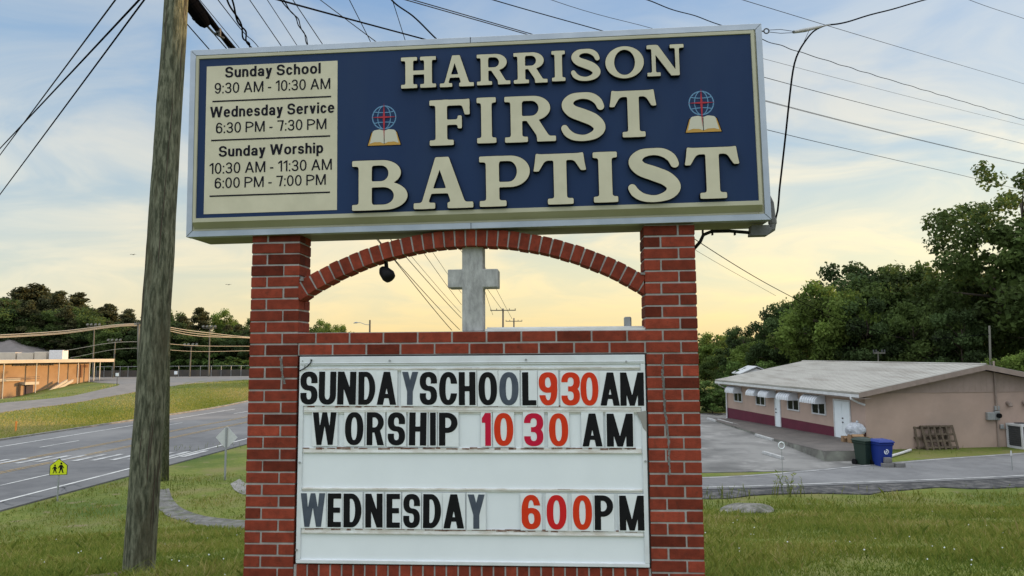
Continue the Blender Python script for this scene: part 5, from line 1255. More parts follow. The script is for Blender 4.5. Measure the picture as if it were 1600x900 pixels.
mb = MB(); mb.add([p+Vector((0, 0, .012)) for p in top], [tuple(range(n_))]); q0 = [FA.w(a_, GB+z-.05, o_+.03, root) for (a_, o_), z in zip(outl, hh)]
mb.build('walking_surface', M['walk'], wk)
# wheel stops
for i, (x0, y0, x1, y1, lab) in enumerate(((1106, 656, 1119, 660, 'far left concrete wheel stop in the car park'), (1122, 658, 1146, 665, 'concrete wheel stop at the far end of the walk'), (1148, 665, 1170, 672.5, 'concrete wheel stop halfway along the car park'), (1181, 682, 1208, 690, 'dark wheel stop near the middle of the walk'), (1193, 710, 1223, 719, 'pale broken concrete wheel stop nearest the street'))):
    A = on_ground(x0, y0); B = on_ground(x1, y1); d = Vector(B)-Vector(A); ln = d.length; ang = math.atan2(d.y, d.x); mid_ = (A+B)/2
    mb = MB(); prof = [(-.085, 0), (.085, 0), (.06, .13), (-.06, .13)]
    mb.prism([(-ln/2, y, z) for y, z in prof], (ln, 0, 0)); o = mb.build('wheel_stop', M['concrete'], None, bevel=.015)
    o.location = (mid_[0], mid_[1], gz(mid_[0], mid_[1])+.03); o.rotation_euler = (0, 0, ang); tag(o, lab, 'wheel stop', 'wheel stops in the car park')
# wheelie bins
def bin_(px, py, m, lab, rz, emblem_=False, hpx=43):
    b = on_ground(px, py); s = hpx/F*b[1]/1.08
    o = thing('wheelie_bin', lab, 'wheelie bin', tuple(b), rz, 'bins beside the building')
    def loft(mb, rings):
        n = 4; vs = [v for r in rings for v in r]; fs = [(i*n+k, i*n+(k+1) % n, (i+1)*n+(k+1) % n, (i+1)*n+k) for i in range(len(rings)-1) for k in range(n)]; mb.add(vs, fs+[(3, 2, 1, 0), tuple(range((len(rings)-1)*n, len(rings)*n))])
    rr = lambda w, d, z, oy=0: [(-w*s, (-d+oy)*s, z*s), (w*s, (-d+oy)*s, z*s), (w*s, (d+oy)*s, z*s), (-w*s, (d+oy)*s, z*s)]
    mb = MB(); loft(mb, [rr(.22, .24, .03), rr(.27, .31, .86), rr(.30, .34, .87), rr(.30, .34, .95)]); mb.build('body', M[m], o, bevel=.025*s)
    mb = MB(); loft(mb, [rr(.32, .37, .955), rr(.32, .37, .985), rr(.25, .29, 1.06)]); mb.tube([(-.2*s, .40*s, .95*s), (.2*s, .40*s, .95*s)], .018*s, 6); mb.build('lid', M[m], o, bevel=.015*s)
    for sx in (-1, 1):
        mb = MB(); mb.tube([(sx*.25*s, .26*s, .12*s), (sx*.31*s, .26*s, .12*s)], .12*s, 14); mb.build('wheel', M['black'], o)
    if emblem_:
        mb = MB()
        for k in range(14):
            t0, t1 = 2*math.pi*k/14+.25*(k//5), 2*math.pi*(k+1)/14+.25*(k//5)
            if k in (4, 11): continue
            y = lambda z: (-.24-(z-.03)*.07/.83)*s-.006
            P = [(.10*r_*s*math.cos(t), .62+.10*r_*math.sin(t)) for r_, t in ((1, t0), (1, t1), (.62, t1), (.62, t0))]; mb.prism([(x, y(z), z*s) for x, z in P], (0, .004, 0))
        mb.prism([(-.05*s, (-.24-.57*.0843)*s-.006, .60*s), (.05*s, (-.24-.57*.0843)*s-.006, .60*s), (.0, (-.24-.62*.0843)*s-.006, .66*s)], (0, .004, 0))
        mb.build('emblem', M['white'], o)
M['binblue'] = mat('blue_plastic', (.010, .030, .20), None, rough=.5); M['bingreen'] = mat('dark_green_plastic', (.018, .035, .025), None, rough=.5)
bin_(1352, 727, 'bingreen', 'dark green wheelie bin behind the blue one at the platform end', .35, False, 42)
bin_(1379, 730, 'binblue', 'blue wheelie bin with a white emblem near the street', .12, True, 43)
# concrete blocks by the bins, loose downspout
M['block'] = mat('grey_block', (.20, .195, .19), (.14, .135, .13), 4, .95, .5, 40)
for (x, y, lab, dz_, hh_2) in ((1384, 731, 'grey concrete block at the foot of the blue bin', 0, .22), (1384, 730.5, 'grey concrete block stacked on another beside the blue bin', .22, .22), (1402, 731, 'grey concrete block lying right of the blue bin', 0, .24)):
    b = on_ground(x+3, y+1.5); mb = MB(); mb.box((0, 0, hh_2/2), (.42 if dz_ == 0 else .28, .24, hh_2-.01)); o = mb.build('concrete_block', M['block'], None, bevel=.012); o.location = (b[0], b[1], gz(b[0], b[1])+dz_); o.rotation_euler = (0, 0, rnd.uniform(-.1, .2)); tag(o, lab, 'block', 'concrete blocks by the bins')
A = Vector(on_ground(1393, 715)); B = Vector(on_ground(1423, 706)); mb = MB(); d = B-A; mb.tube([(0, 0, .07), d*.5+Vector((0, 0, .07)), d+Vector((0, 0, .09))], .06, 8); o = mb.build('loose_downspout', M['trimw'], None); o.location = A; tag(o, 'white length of downspout lying on the grass beside the wall', 'pipe')
# pallet leaning on the gable
a0, _ = GA.px(1437, 702); a1, _ = GA.px(1488, 702); zt = GA.px(1460, 664.5)[1]-GB; wd = a1-a0; am = (a0+a1)/2
b = GA.w(am, GB, 0); tiltp = .30
o = thing('pallet', 'weathered wooden pallet leaning against the gable wall', 'pallet', tuple(GA.w(am, GB, .48)), math.atan2(gd[1], gd[0]))
M['oldwood'] = mat('old_wood', (.13, .10, .07), (.085, .065, .048), 5, .9, .5, 30, stretch=(.3, 1, 1))
rot = Matrix.Rotation(-tiltp, 3, 'X'); mb = MB()
for k in range(6): mb.box(rot @ Vector((-wd/2+.06+(wd-.12)*k/5, -.0, zt*.53)), (.115 if k in (0, 5) else .09, .02, zt*1.06), rot)
mb.build('deck_boards', M['oldwood'], o)
mb = MB()
for zf in (.10, .36, .63, .96): mb.box(rot @ Vector((0, .055, zt*1.06*zf)), (wd, .09, .09), rot)
mb.build('stringers', M['oldwood'], o)
rot2 = Matrix.Rotation(-.2, 3, 'X'); o = thing('pallet', 'second pallet standing mostly hidden behind the leaning one', 'pallet', tuple(GA.w(am-.28, GB, .22)), math.atan2(gd[1], gd[0])); mb = MB()
for k in range(5): mb.box(rot2 @ Vector((-wd/2+.08+(wd-.16)*k/4, 0, zt*.49)), (.1, .02, zt*.98), rot2)
mb.build('deck_boards', M['oldwood'], o); mb = MB()
for zf in (.08, .5, .93): mb.box(rot2 @ Vector((0, .055, zt*zf)), (wd, .09, .09), rot2)
mb.build('stringers', M['oldwood'], o)
# air conditioner at the right edge
b = Vector(on_ground(1601, 700))
o = thing('air_conditioner', 'pale air conditioning unit with dark louvred sides beside the gable', 'air conditioner', tuple(b), math.atan2(gd[1], gd[0]))
mb = MB(); hA = 37/F*b.y; mb.box((0, 0, hA-.05), (1.0, .95, .1)); mb.box((0, 0, .05), (1.0, .95, .1))
for sx in (-1, 1):
    for sy in (-1, 1): mb.box((sx*.46, sy*.435, hA/2), (.08, .08, hA-.2))
mb.build('casing', M['trimw'], o)
mb = MB(); mb.box((0, 0, hA/2), (.86, .80, hA-.201)); n_ = 9
for k in range(n_): mb.box((0, 0, .12+(hA-.24)*(k+.5)/n_), (.93, .88, .018))
mb.build('louvres', M['darksteel'], o)
mb = MB(); mb.tube([(0, 0, hA), (0, 0, hA+.03)], .36, 20); mb.build('fan_grille', M['darksteel'], o)
# cardboard boxes and a clear bag of rubbish on the platform
M['cardboard'] = mat('cardboard', (.30, .19, .105), (.25, .155, .085), 6, .85)
M['bag'] = mat('white_bag', (.50, .53, .57), (.32, .34, .38), 9, .35, .9, 12, bdist=.05)
for x, y, w_, d_, h_, lab in ((1325, 693, .50, .42, .46, 'brown cardboard box furthest left by the white double door'), (1337, 698, .55, .45, .62, 'open brown cardboard box in front on the platform edge'), (1347, 694, .6, .45, .52, 'brown cardboard box beside the green bin')):
    a_, _z = FA.px(x, y, .6); b = FA.w(a_, dz2+.0, .6)
    b = at(x, y, b.y); o = thing('cardboard_box', lab, 'box', (b[0], b[1], dz2), rnd.uniform(-.3, .3), 'cardboard boxes on the platform')
    mb = MB(); t_ = .012
    mb.box((0, 0, t_/2), (w_, d_, t_)); mb.box((0, -d_/2, h_/2), (w_, t_, h_)); mb.box((0, d_/2, h_/2), (w_, t_, h_)); mb.box((-w_/2, 0, h_/2), (t_, d_-t_*1.1, h_)); mb.box((w_/2, 0, h_/2), (t_, d_-t_*1.1, h_)); mb.build('carton', M['cardboard'], o)
    mb = MB(); mb.box((0, -d_/2-.08, h_-.02), (w_*.98, .19, .01), Matrix.Rotation(.5, 3, 'X')); mb.box((w_/2+.07, 0, h_+.01), (.18, d_*.96, .01), Matrix.Rotation(.3, 3, 'Y')); mb.build('flap', M['cardboard'], o)
a_, _z = FA.px(1336, 676, .5); b = at(1336, 682, FA.w(a_, 0, .5).y)
def blob(name, r, m, seed, amp=.18, sub=3, squash=(1, 1, 1)):
    bm = bmesh.new(); bmesh.ops.create_icosphere(bm, subdivisions=sub, radius=1); rg = random.Random(seed); ph = [(Vector((rg.uniform(-1, 1), rg.uniform(-1, 1), rg.uniform(-1, 1)))*rg.uniform(2, 7), rg.uniform(0, 6)) for _ in range(9)]
    for v in bm.verts:
        d = sum(math.sin(v.co.dot(k_)+p) for k_, p in ph)/9; v.co = Vector((v.co.x*squash[0], v.co.y*squash[1], v.co.z*squash[2]))*(1+d*amp*2)*r
    me = bpy.data.meshes.new(name); bm.to_mesh(me); bm.free(); me.materials.append(m)
    a = me.attributes.new('tint', 'FLOAT', 'POINT'); a.data.foreach_set('value', [.5]*len(me.vertices)); return me
o = thing('rubbish_bag', 'bulging translucent white rubbish bag on the boxes by the double door', 'bag', (b[0], b[1], dz2+.45))
link('bag', blob('bag', .44, M['bag'], 3, .25, 3, (1, .8, .85)), o).location = (0, 0, .32)
mb = MB(); mb.tube([(0.05, 0, .62), (.09, 0, .70), (.16, .02, .76)], [.05, .03, .07], 8); mb.build('tied_neck', M['bag'], o)
# white shed behind
M['shedroof'] = mat('pale_roof', (.5, .51, .52), (.44, .45, .46), 3, .5)
Ys = 58; b = at(1183, 600, Ys); b[2] = gz(b[0], b[1]); zt = at(1170, 573.5, Ys)[2]-b[2]; ze = at(1170, 584, Ys)[2]-b[2]
o = thing('shed', 'small white shed with a pale gable roof behind the low building', 'shed', tuple(b)); hw2_ = 1.25; ln = 3.2
mb = MB(); mb.prism([(-hw2_, 0, -.2), (hw2_, 0, -.2), (hw2_, 0, ze), (.0, 0, zt-.1), (-hw2_, 0, ze)], (.4, ln, 0)); mb.build('walls', M['trimw'], o)
mb = MB(); mb.prism([(-hw2_-.15, -.15, ze-.06), (0, -.15, zt), (0, -.15, zt+.07), (-hw2_-.15, -.15, ze+.02)], (.4, ln+.3, 0)); mb.prism([(0, -.15, zt), (hw2_+.15, -.15, ze-.06), (hw2_+.15, -.15, ze+.02), (0, -.15, zt+.07)], (.4, ln+.3, 0)); mb.build('roof', M['shedroof'], o)
# ringed marker rod, small stake and the stone on the lawn
b = on_ground(1225, 776); b2 = on_ground(1224, 770); o = thing('marker_rod', 'thin rod with a white ring on top at the lawn edge', 'marker', tuple(b2))
zr_ = at(1225, 696, b2[1])[2]-b2[2]; rr_ = 4.6/F*b2[1]
mb = MB(); mb.tube([(0, 0, -.1), (0, 0, zr_-rr_)], .010, 6); mb.build('rod', M['steel'], o)
mb = MB(); mb.tube([(rr_*math.cos(t), 0, zr_+rr_*1.1*math.sin(t)) for t in np.linspace(0, 2*math.pi, 22)], .017, 8); mb.build('ring', M['white'], o, smooth=True)
b = on_ground(1582, 738); o = thing('marker_stake', 'thin pale stake in the grass strip near the air conditioner', 'marker', tuple(b)); mb = MB(); h_ = 34/F*b[1]; mb.box((0, 0, h_*.35), (.03, .02, h_*.8)); mb.build('stake', M['steel'], o); mb = MB(); mb.box((0, 0, h_*.85), (.045, .025, h_*.22)); mb.build('tip', M['trimw'], o)
b = on_ground(1172, 801); o = thing('stone_slab', 'half buried pale stone slab on the lawn right of the sign', 'stone', tuple(b), .1)
M['stone'] = mat('pale_stone', (.27, .26, .24), (.12, .115, .10), 6, .95, 1.0, 24, c3=(.09, .10, .06), s3=4, lo3=.5, hi3=.66, bdist=.05)
wst = 34/F*b[1]; me = blob('stone', 1.0, M['stone'], 12, .30, 4, (wst, .55, .15)); so_ = link('stone', me, o); so_.location = (0, .15, .0); so_.rotation_euler = (0, -.06, 0)
me = blob('stone', 1.0, M['stone'], 19, .16, 3, (wst*.38, .26, .09)); o = link('small_stone', me, None); o.location = (b[0]-wst*.95, b[1]-.25, b[2]+.03); tag(o, 'small pale stone touching the left end of the stone slab', 'stone')

# ------------------------------------------------------------------ the school
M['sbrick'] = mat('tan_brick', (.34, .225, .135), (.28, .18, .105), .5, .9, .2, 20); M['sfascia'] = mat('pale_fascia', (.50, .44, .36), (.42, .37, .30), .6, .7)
M['gymroof'] = mat('grey_shingle', (.17, .15, .145), (.125, .115, .11), .6, .9); M['dooru'] = mat('dark_door', (.03, .02, .04), None, rough=.6); M['doorw'] = mat('brown_door', (.15, .065, .03), None, rough=.6)
sA = at(140, 590, 119); sB = at(0, 590, 105)
SW = Wall(sA, sB)
if SW.n @ (-SW.A) < 0: SW.n = -SW.n
zt_ = SW.px(100, 561.5, 2.2)[1]; zu = SW.px(100, 566.5, 2.2)[1]; zf = SW.px(130, 590)[1]; zl = SW.px(41, 624.5)[1]
root = (sA[0], sA[1], zl); LEN = SW.len+22
sch = thing('school', 'long flat roofed tan brick school glowing orange across the main road', 'school', root)
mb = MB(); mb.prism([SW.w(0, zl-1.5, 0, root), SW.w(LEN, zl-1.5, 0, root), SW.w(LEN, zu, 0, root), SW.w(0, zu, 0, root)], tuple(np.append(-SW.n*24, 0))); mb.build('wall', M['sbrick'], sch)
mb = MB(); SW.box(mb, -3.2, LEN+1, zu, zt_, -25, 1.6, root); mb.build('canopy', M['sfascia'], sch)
for px in (140, 147, 156, 122, 92, 57, 6):
    a_ = SW.px(px, 575, 1.2)[0]; zb_ = max(gz(*SW.w(a_, 0, 1.2).xy), zl) if px != 57 else zl+1.2
    mb = MB(); mb.tube([SW.w(a_, zb_-.2, 1.2, root), SW.w(a_, zu, 1.2, root)], .09, 6); mb.build('canopy_post', M['steel'], sch)
def sbox(x0, y0, x1, y1, o0, o1, name, m):
    a0, za = SW.px(x0, y0); a1, zb_ = SW.px(x1, y1); mb = MB(); SW.box(mb, min(a0, a1), max(a0, a1), min(za, zb_), max(za, zb_), o0, o1, root); return mb.build(name, M[m], sch)
sbox(120.5, 570, 128, 589.5, .005, .08, 'door', 'doorw'); sbox(130, 570, 137, 574, .005, .05, 'wall_sign', 'doorw')
sbox(32, 600, 50, 625, .006, .1, 'lower_entrance', 'dooru'); sbox(30.5, 597, 52, 600.5, .005, 1.2, 'entrance_hood', 'sfascia'); sbox(29, 600, 32, 625, .005, .5, 'entrance_pier', 'sbrick')
sbox(-20, 592.5, 30, 595, .005, .25, 'string_course', 'sfascia')
mb = MB()
for y in (588.5, 591): 
    a0, za = SW.px(62, y, 1.0); a1, _ = SW.px(10, y, 1.0); mb.tube([SW.w(a0, za, 1.0, root), SW.w(a1, za, 1.0, root)], .03, 5)
mb.build('railing', M['darksteel'], sch)
# stair flights with pale side walls
for (x0, y0, x1, y1) in ((104, 592.5, 68, 614), (113, 592.5, 78, 612)):
    a0, za = SW.px(x0, y0, 1.6); a1, zb_ = SW.px(x1, y1, 1.6); mb = MB(); mb.prism([SW.w(a0, za, 1.6, root), SW.w(a1, zb_, 1.6, root), SW.w(a1, zb_-.4, 1.6, root), SW.w(a0, za-.4, 1.6, root)], tuple(np.append(SW.n*.25, 0))); mb.build('stair_wall', M['sfascia'], sch)
# lettering on the wall
a0, za = SW.px(85.5, 569.5, .1); a1, zb_ = SW.px(20, 572.5, .1)
lw_ = a1-a0; body = 'BROWN MIDDLE SCHOOL'
loops = []; x = 0
for ch in body:
    if ch == ' ': x += .35; continue
    g_ = glyph('sans', ch); w_ = {'I': .2, 'M': .75, 'W': .78, 'L': .45, 'E': .48}.get(ch, .6); loops += [l*[w_, 1]+[x, 0] for l in g_]; x += w_+.17
me = curve_mesh(loops, .04); hgt = abs(za-zb_)
stand(me, lambda X_, Y_, Z_: tuple(SW.w(a1-(X_/x)*lw_, zb_+.05+Y_*.62, .08+Z_, root))); me.materials.clear(); me.materials.append(M['darksteel']); link('wall_lettering', me, sch)
# gym roof and roof units behind
g1 = at(-60, 560, 128); g2 = at(66, 560, 128); gz0 = at(30, 560, 128)[2]; gz1 = at(0, 528, 136)[2]
mb = MB(); B4 = [Vector((g1[0]-14, 126, gz0-1)), Vector((g2[0], 126, gz0-1)), Vector((g2[0], 156, gz0-1)), Vector((g1[0]-14, 156, gz0-1))]; tpx = (g1[0]-14+g2[0])/2
apx = at(-2, 517, 141); ap = [Vector((apx[0]-9, 141, apx[2])), Vector((apx[0], 141, apx[2]))]
V = [p-Vector(root) for p in B4+ap]; mb.add(V, [(0, 1, 5, 4), (1, 2, 5), (2, 3, 4, 5), (3, 0, 4), (3, 2, 1, 0)]); mb.build('gym_roof', M['gymroof'], sch)
for x0, y0, x1, y1 in ((76, 548.5, 98, 561), (53, 551, 72, 561.5), (26, 552.5, 52, 561.5), (-10, 552, 24, 561.5)):
    c0 = at(x0, y1, 121); c1 = at(x1, y0, 121); mb = MB(); mb.box(((c0[0]+c1[0])/2-root[0], 121.8-root[1], (c0[2]+c1[2])/2-root[2]), (c1[0]-c0[0], 1.6, c1[2]-c0[2]+.3)); mb.build('roof_unit', M['trimw' if x0 > 70 else 'sfascia'], sch, bevel=.05)
# sports field fence with dark screen
fx = [at(x, 588, 134) for x in (150, 200, 262, 330, 392, 470)]
fo = thing('field_fence', 'long low dark screened fence in front of the pine wood', 'fence', (fx[0][0], fx[0][1], gz(fx[0][0], fx[0][1])))
mb = MB(); pm = MB(); Rv = Vector(fo.location)
for a, b in zip(fx, fx[1:]):
    za_, zb2_ = gz(a[0], a[1]), gz(b[0], b[1]); p = Vector((a[0], a[1], za_))-Rv; q_ = Vector((b[0], b[1], zb2_))-Rv; mb.prism([p, q_, q_+Vector((0, 0, 1.25)), p+Vector((0, 0, 1.25))], (0, .04, 0))
    for k in range(4): m_ = p.lerp(q_, k/4); pm.tube([m_+Vector((0, -.05, 0)), m_+Vector((0, -.05, 2.0))], .05, 5)
    pm.tube([p+Vector((0, -.05, 1.95)), q_+Vector((0, -.05, 1.95))], .035, 5)
M['screen'] = mat('fence_screen', (.06, .055, .05), (.09, .075, .06), .6, .9); mb.build('screen', M['screen'], fo); pm.build('frame', M['steel'], fo)
# two birds
for px, py, lab in ((357, 445, 'small dark bird gliding in the sky right of the pole'), (208, 398, 'tiny dark bird in the sky left of the pole')):
    b = at(px, py, 60); o = thing('bird', lab, 'bird', tuple(b)); mb = MB()
    mb.tube([(-.04, -.14, 0), (0, -.04, .01), (.01, .06, .01), (.02, .16, 0)], [.008, .03, .028, .004], 8); mb.build('body', M['darksteel'], o, smooth=True)
    for sx in (-1, 1): mb = MB(); mb.add([(0, -.05, .015), (sx*.15, -.07, .06), (sx*.30, .03, .0), (sx*.14, .05, .04), (0, .05, .015)], [(0, 1, 3, 4), (1, 2, 3)]); mb.build('wing', M['darksteel'], o)

# ------------------------------------------------------------------ trees
def leaf_cloud(clumps, per, size, seed, flat=1.0):
    """clumps: rows x, y, z, r, tint -> many small leaf faces; clump shells thicker than their cores"""
    g = np.random.default_rng(seed); Cc = np.asarray(clumps, float); w = Cc[:, 3]**2; n = int(per*len(Cc))
    idx = g.choice(len(Cc), n, p=w/w.sum()); d = g.normal(size=(n, 3)); d /= np.linalg.norm(d, axis=1)[:, None]
    rr = Cc[idx, 3]*(g.random(n)**.45)*(1+.16*g.normal(size=n)*(g.random(n) < .3)); d2 = d.copy(); d2[:, 2] *= flat
    P = Cc[idx, :3]+d2*rr[:, None]
    nrm = d*.6+g.normal(size=(n, 3))*.8+np.array([0, 0, .35]); nrm /= np.linalg.norm(nrm, axis=1)[:, None]
    a = np.cross(nrm, g.normal(size=(n, 3))); a /= np.linalg.norm(a, axis=1)[:, None]; b = np.cross(nrm, a)
    s = size*(.6+.8*g.random(n))[:, None]
    V = np.stack([P-a*s*.5, P+b*s*.30+nrm*s*.06, P+a*s*.5, P-b*s*.30+nrm*s*.06], 1).reshape(-1, 3); Fq = np.arange(4*n).reshape(n, 4)
    t = np.clip(Cc[idx, 4]+g.normal(size=n)*.12, 0, 1); return V, Fq, np.repeat(t, 4)
def trunk_mb(H, r0, branches, lean=(0, 0), seed=0, frac=.9):
    g = random.Random(seed); mb = MB(); pts = []; rs = []
    for k in range(10):
        t = k/9; pts.append(Vector((lean[0]*t+g.uniform(-.01, .01)*H, lean[1]*t+g.uniform(-.01, .01)*H, H*frac*t-.3*(k == 0)))); rs.append(r0*(1.25 if k == 0 else 1)*(1-.82*t))
    mb.tube(pts, rs, 8)
    for (x, y, z) in branches:
        e = Vector((x, y, z)); hb = max(.15*H, min(z-.35*math.hypot(x, y), .85*H*frac)); t = hb/(H*frac); k = min(8, int(t*9)); s0_ = pts[k].lerp(pts[k+1], t*9-k); m_ = s0_.lerp(e, .5)+Vector((0, 0, .04*H))
        r = r0*(1-.82*t)*.5; mb.tube([s0_, m_, e], [r, r*.6, r*.2], 5)
    return mb
def deciduous(H, R, seed, nc=70, per=190, leaf=.3, low=.22, top=1.0, cr=.9):
    g = np.random.default_rng(seed); cl = []
    lob = [(g.uniform(0, 2*math.pi), g.uniform(.7, 1.2)) for _ in range(6)]
    while len(cl) < nc:
        d = g.normal(size=3); d /= np.linalg.norm(d); rr = g.random()**.28
        az_ = math.atan2(d[1], d[0]); m_ = 1+.24*math.sin(az_*2+lob[0][0])+.14*math.sin(az_*3+lob[1][0])+.12*math.sin(d[2]*5+lob[2][0])
        z = (low+top)/2*H+d[2]*rr*(top-low)/2*H*(1 if d[2] > 0 else .95); wz = 1-.35*max(0, (z/H-.62)/.4)
        p = (d[0]*rr*R*m_*wz, d[1]*rr*R*m_*wz, z)
        if z < .12*H: continue
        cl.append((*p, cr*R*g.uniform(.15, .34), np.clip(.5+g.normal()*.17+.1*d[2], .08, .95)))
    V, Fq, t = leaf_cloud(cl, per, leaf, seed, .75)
    tr = trunk_mb(H, .028*H, [c[:3] for c in cl[:26]], seed=seed, frac=.8)
    return V, Fq, t, tr
def pine(H, seed, leaf=.42, per=95, low=.34):
    g = np.random.default_rng(seed); cl = []; z = low*H
    while z < .99*H:
        f_ = (z/H-low)/(1-low); R = H*(.18*(1-f_)**.75+.03)*(.75+.5*g.random()); k = g.integers(3, 6)
        for q_ in range(k):
            a = g.uniform(0, 6.28); rr = R*g.uniform(.45, 1.05); cl.append((rr*math.cos(a), rr*math.sin(a), z+g.normal()*.02*H, H*g.uniform(.028, .065), np.clip(.5+g.normal()*.18, .05, .95)))
            if rr > R*.6: cl.append((rr*.5*math.cos(a), rr*.5*math.sin(a), z-.01*H, H*g.uniform(.03, .055), np.clip(.42+g.normal()*.15, .05, .95)))
        z += H*.034*g.uniform(.7, 1.3)
    V, Fq, t = leaf_cloud(cl, per, leaf, seed, .55); tr = trunk_mb(H, .016*H, [c[:3] for c in cl[::3]], seed=seed, frac=.97)
    return V, Fq, t, tr
PROTO = {}
def proto(key, data, m): V, Fq, t, tr = data; PROTO[key] = (np_mesh('crown', V, Fq, M[m], tint=t), tr.mesh('trunk', M['trunk'], True))
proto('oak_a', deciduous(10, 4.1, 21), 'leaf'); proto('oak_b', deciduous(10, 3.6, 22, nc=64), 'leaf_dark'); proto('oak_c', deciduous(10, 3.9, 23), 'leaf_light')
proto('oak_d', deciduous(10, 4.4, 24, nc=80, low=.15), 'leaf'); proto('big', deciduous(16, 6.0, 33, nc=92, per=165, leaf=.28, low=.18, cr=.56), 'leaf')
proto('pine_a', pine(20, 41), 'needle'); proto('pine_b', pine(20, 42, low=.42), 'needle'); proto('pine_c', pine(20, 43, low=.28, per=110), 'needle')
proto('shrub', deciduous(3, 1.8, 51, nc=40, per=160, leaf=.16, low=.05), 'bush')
PH = dict(oak_a=10, oak_b=10, oak_c=10, oak_d=10, big=16, pine_a=20, pine_b=20, pine_c=20, shrub=3)
def tree(kind, x, y, h, label, wide=1.0, rz=None, group=None, name='tree', cat='tree'):
    z = gz(x, y); o = thing(name, label, cat, (x, y, z), rnd.uniform(0, 6.28) if rz is None else rz, group); s = h/PH[kind]; o.scale = (s*wide, s*wide, s)
    cm, tm = PROTO[kind]; link('crown', cm, o); link('trunk', tm, o); return o
def tree_px(kind, px, ytop, Y, label, **k):
    p = at(px, ytop, Y); return tree(kind, p[0], p[1], p[2]-gz(p[0], p[1]), label, **k)
# right side, behind and beside the low building
RT_ = [('oak_c', 1118, 520, 82, 'small pale green tree just right of the sign pillar, far back', 1.0), ('oak_b', 1160, 508, 74, 'dark rounded tree behind the white shed', .95), ('oak_b', 1208, 478, 66, 'dark tree stepping up left of the tall right hand trees', .85),
       ('oak_a', 1245, 462, 72, 'mid green tree half hidden behind the light green one', .9), ('oak_c', 1292, 438, 58, 'light green rounded tree behind the left end of the roof', .85), ('oak_b', 1318, 405, 68, 'dark tall tree rising above the light green one', .95),
       ('oak_d', 1385, 412, 66, 'broad dark tree above the middle of the metal roof', .95), ('oak_a', 1440, 415, 64, 'mid green tree above the right half of the roof', .9), ('oak_b', 1352, 462, 56, 'very dark tree low behind the roof centre', .9), ('oak_d', 1425, 470, 54, 'low green tree right behind the roof ridge', .9),
       ('oak_a', 1488, 435, 60, 'green tree left of the towering tree', .85), ('oak_b', 1500, 480, 50, 'dark low tree behind the bare service pole', .85), ('big', 1590, 236, 52, 'towering dark tree at the right edge with sky showing through its crown', 1.0), ('oak_d', 1640, 330, 50, 'large tree cut by the right edge of the photo', 1.0),
       ('oak_c', 1592, 548, 43, 'small bright green tree behind the gable peak', 1.1), ('oak_a', 1545, 420, 58, 'green tree filling in below the towering crown', .9)]
for k, px, yt, Y, lab, w in RT_: tree_px(k, px, yt, Y, lab, wide=w, name='deciduous_tree')
for px, yt, Y, lab, w, k in ((1128, 545, 76, 'low leafy tree in the gap between sign pillar and white shed', 1.2, 'oak_a'), (1100, 540, 90, 'far leafy tree at the right edge of the sign pillar', 1.3, 'oak_d'), (1180, 530, 70, 'leafy tree just left of the stepping dark tree, behind the shed', 1.2, 'oak_c')): tree_px(k, px, yt, Y, lab, wide=w, name='deciduous_tree')
for px, yt, Y, lab, w in ((1112, 612, 55, 'rounded green bush left of the low building, nearest the sign', 1.3), (1135, 606, 58, 'green bush against the far end of the low building', 1.2), (1152, 560, 62, 'tall shrub behind the far end of the low building', .8), (1200, 560, 60, 'shrub just behind the white shed', 1.0)): tree_px('shrub', px, yt, Y, lab, wide=w, name='bush', cat='bush')
# the wood behind the school field
PX = [(-70, 455), (-40, 448), (-12, 462), (10, 468), (34, 452), (62, 441), (92, 456), (122, 460), (148, 480), (172, 476), (200, 485), (228, 490), (250, 500), (268, 484), (288, 492), (312, 482), (345, 484), (372, 505), (395, 498)]
for i, (px, yt) in enumerate(PX):
    dec = px in (268, 345, 250, 395); k = 'oak_a' if dec and px != 345 else ('oak_c' if px == 345 else ('pine_a', 'pine_b', 'pine_c')[i % 3])
    lab = 'tall dark pine in the wood behind the school field' if not dec else {268: 'green leafy tree just right of the near utility pole top of the wood', 345: 'bright green leafy tree among the pines right of the pole', 250: 'leafy tree in the wood directly behind the utility pole', 395: 'leafy tree of the wood at the left sign pillar'}[px]
    tree_px(k, px, yt, 146+(i*37 % 11), lab, wide=rnd.uniform(1.15, 1.4) if not dec else .8, name='pine_tree' if not dec else 'deciduous_tree', group='pines behind the school field' if not dec else None)
for i in range(26):
    px = -90+i*13+rnd.uniform(-5, 5); yt = np.interp(px, [-110, 40, 130, 200, 400], [462, 460, 474, 492, 505])+rnd.uniform(-4, 12)
    tree_px(('pine_c', 'pine_a', 'pine_b')[i % 3], px, yt, 148+rnd.uniform(0, 14), 'tall dark pine in the wood behind the school field', wide=rnd.uniform(1.0, 1.3), name='pine_tree', group='pines behind the school field')
for i in range(34):
    px = -110+i*15.5+rnd.uniform(-5, 5); yt = np.interp(px, [-110, 40, 130, 200, 400], [470, 468, 480, 498, 510])+rnd.uniform(-6, 16)
    k = ('pine_c', 'oak_b', 'pine_a', 'oak_d')[i % 4]
    tree_px(k, px, yt, 139+rnd.uniform(0, 6), 'dark pine in the front rank of the wood behind the field' if 'pine' in k else 'dark leafy tree in the front rank of the wood behind the field', wide=1.15, name='pine_tree' if 'pine' in k else 'deciduous_tree', group='front pines of the wood' if 'pine' in k else 'front leafy trees of the wood')
for px, yt, Y, lab in ((505, 499, 150, 'small leafy tree top seen under the left of the arch'), (535, 508, 160, 'lower leafy tree top under the arch, right of the taller one')): tree_px('oak_c', px, yt, Y, lab, wide=.8, name='deciduous_tree')
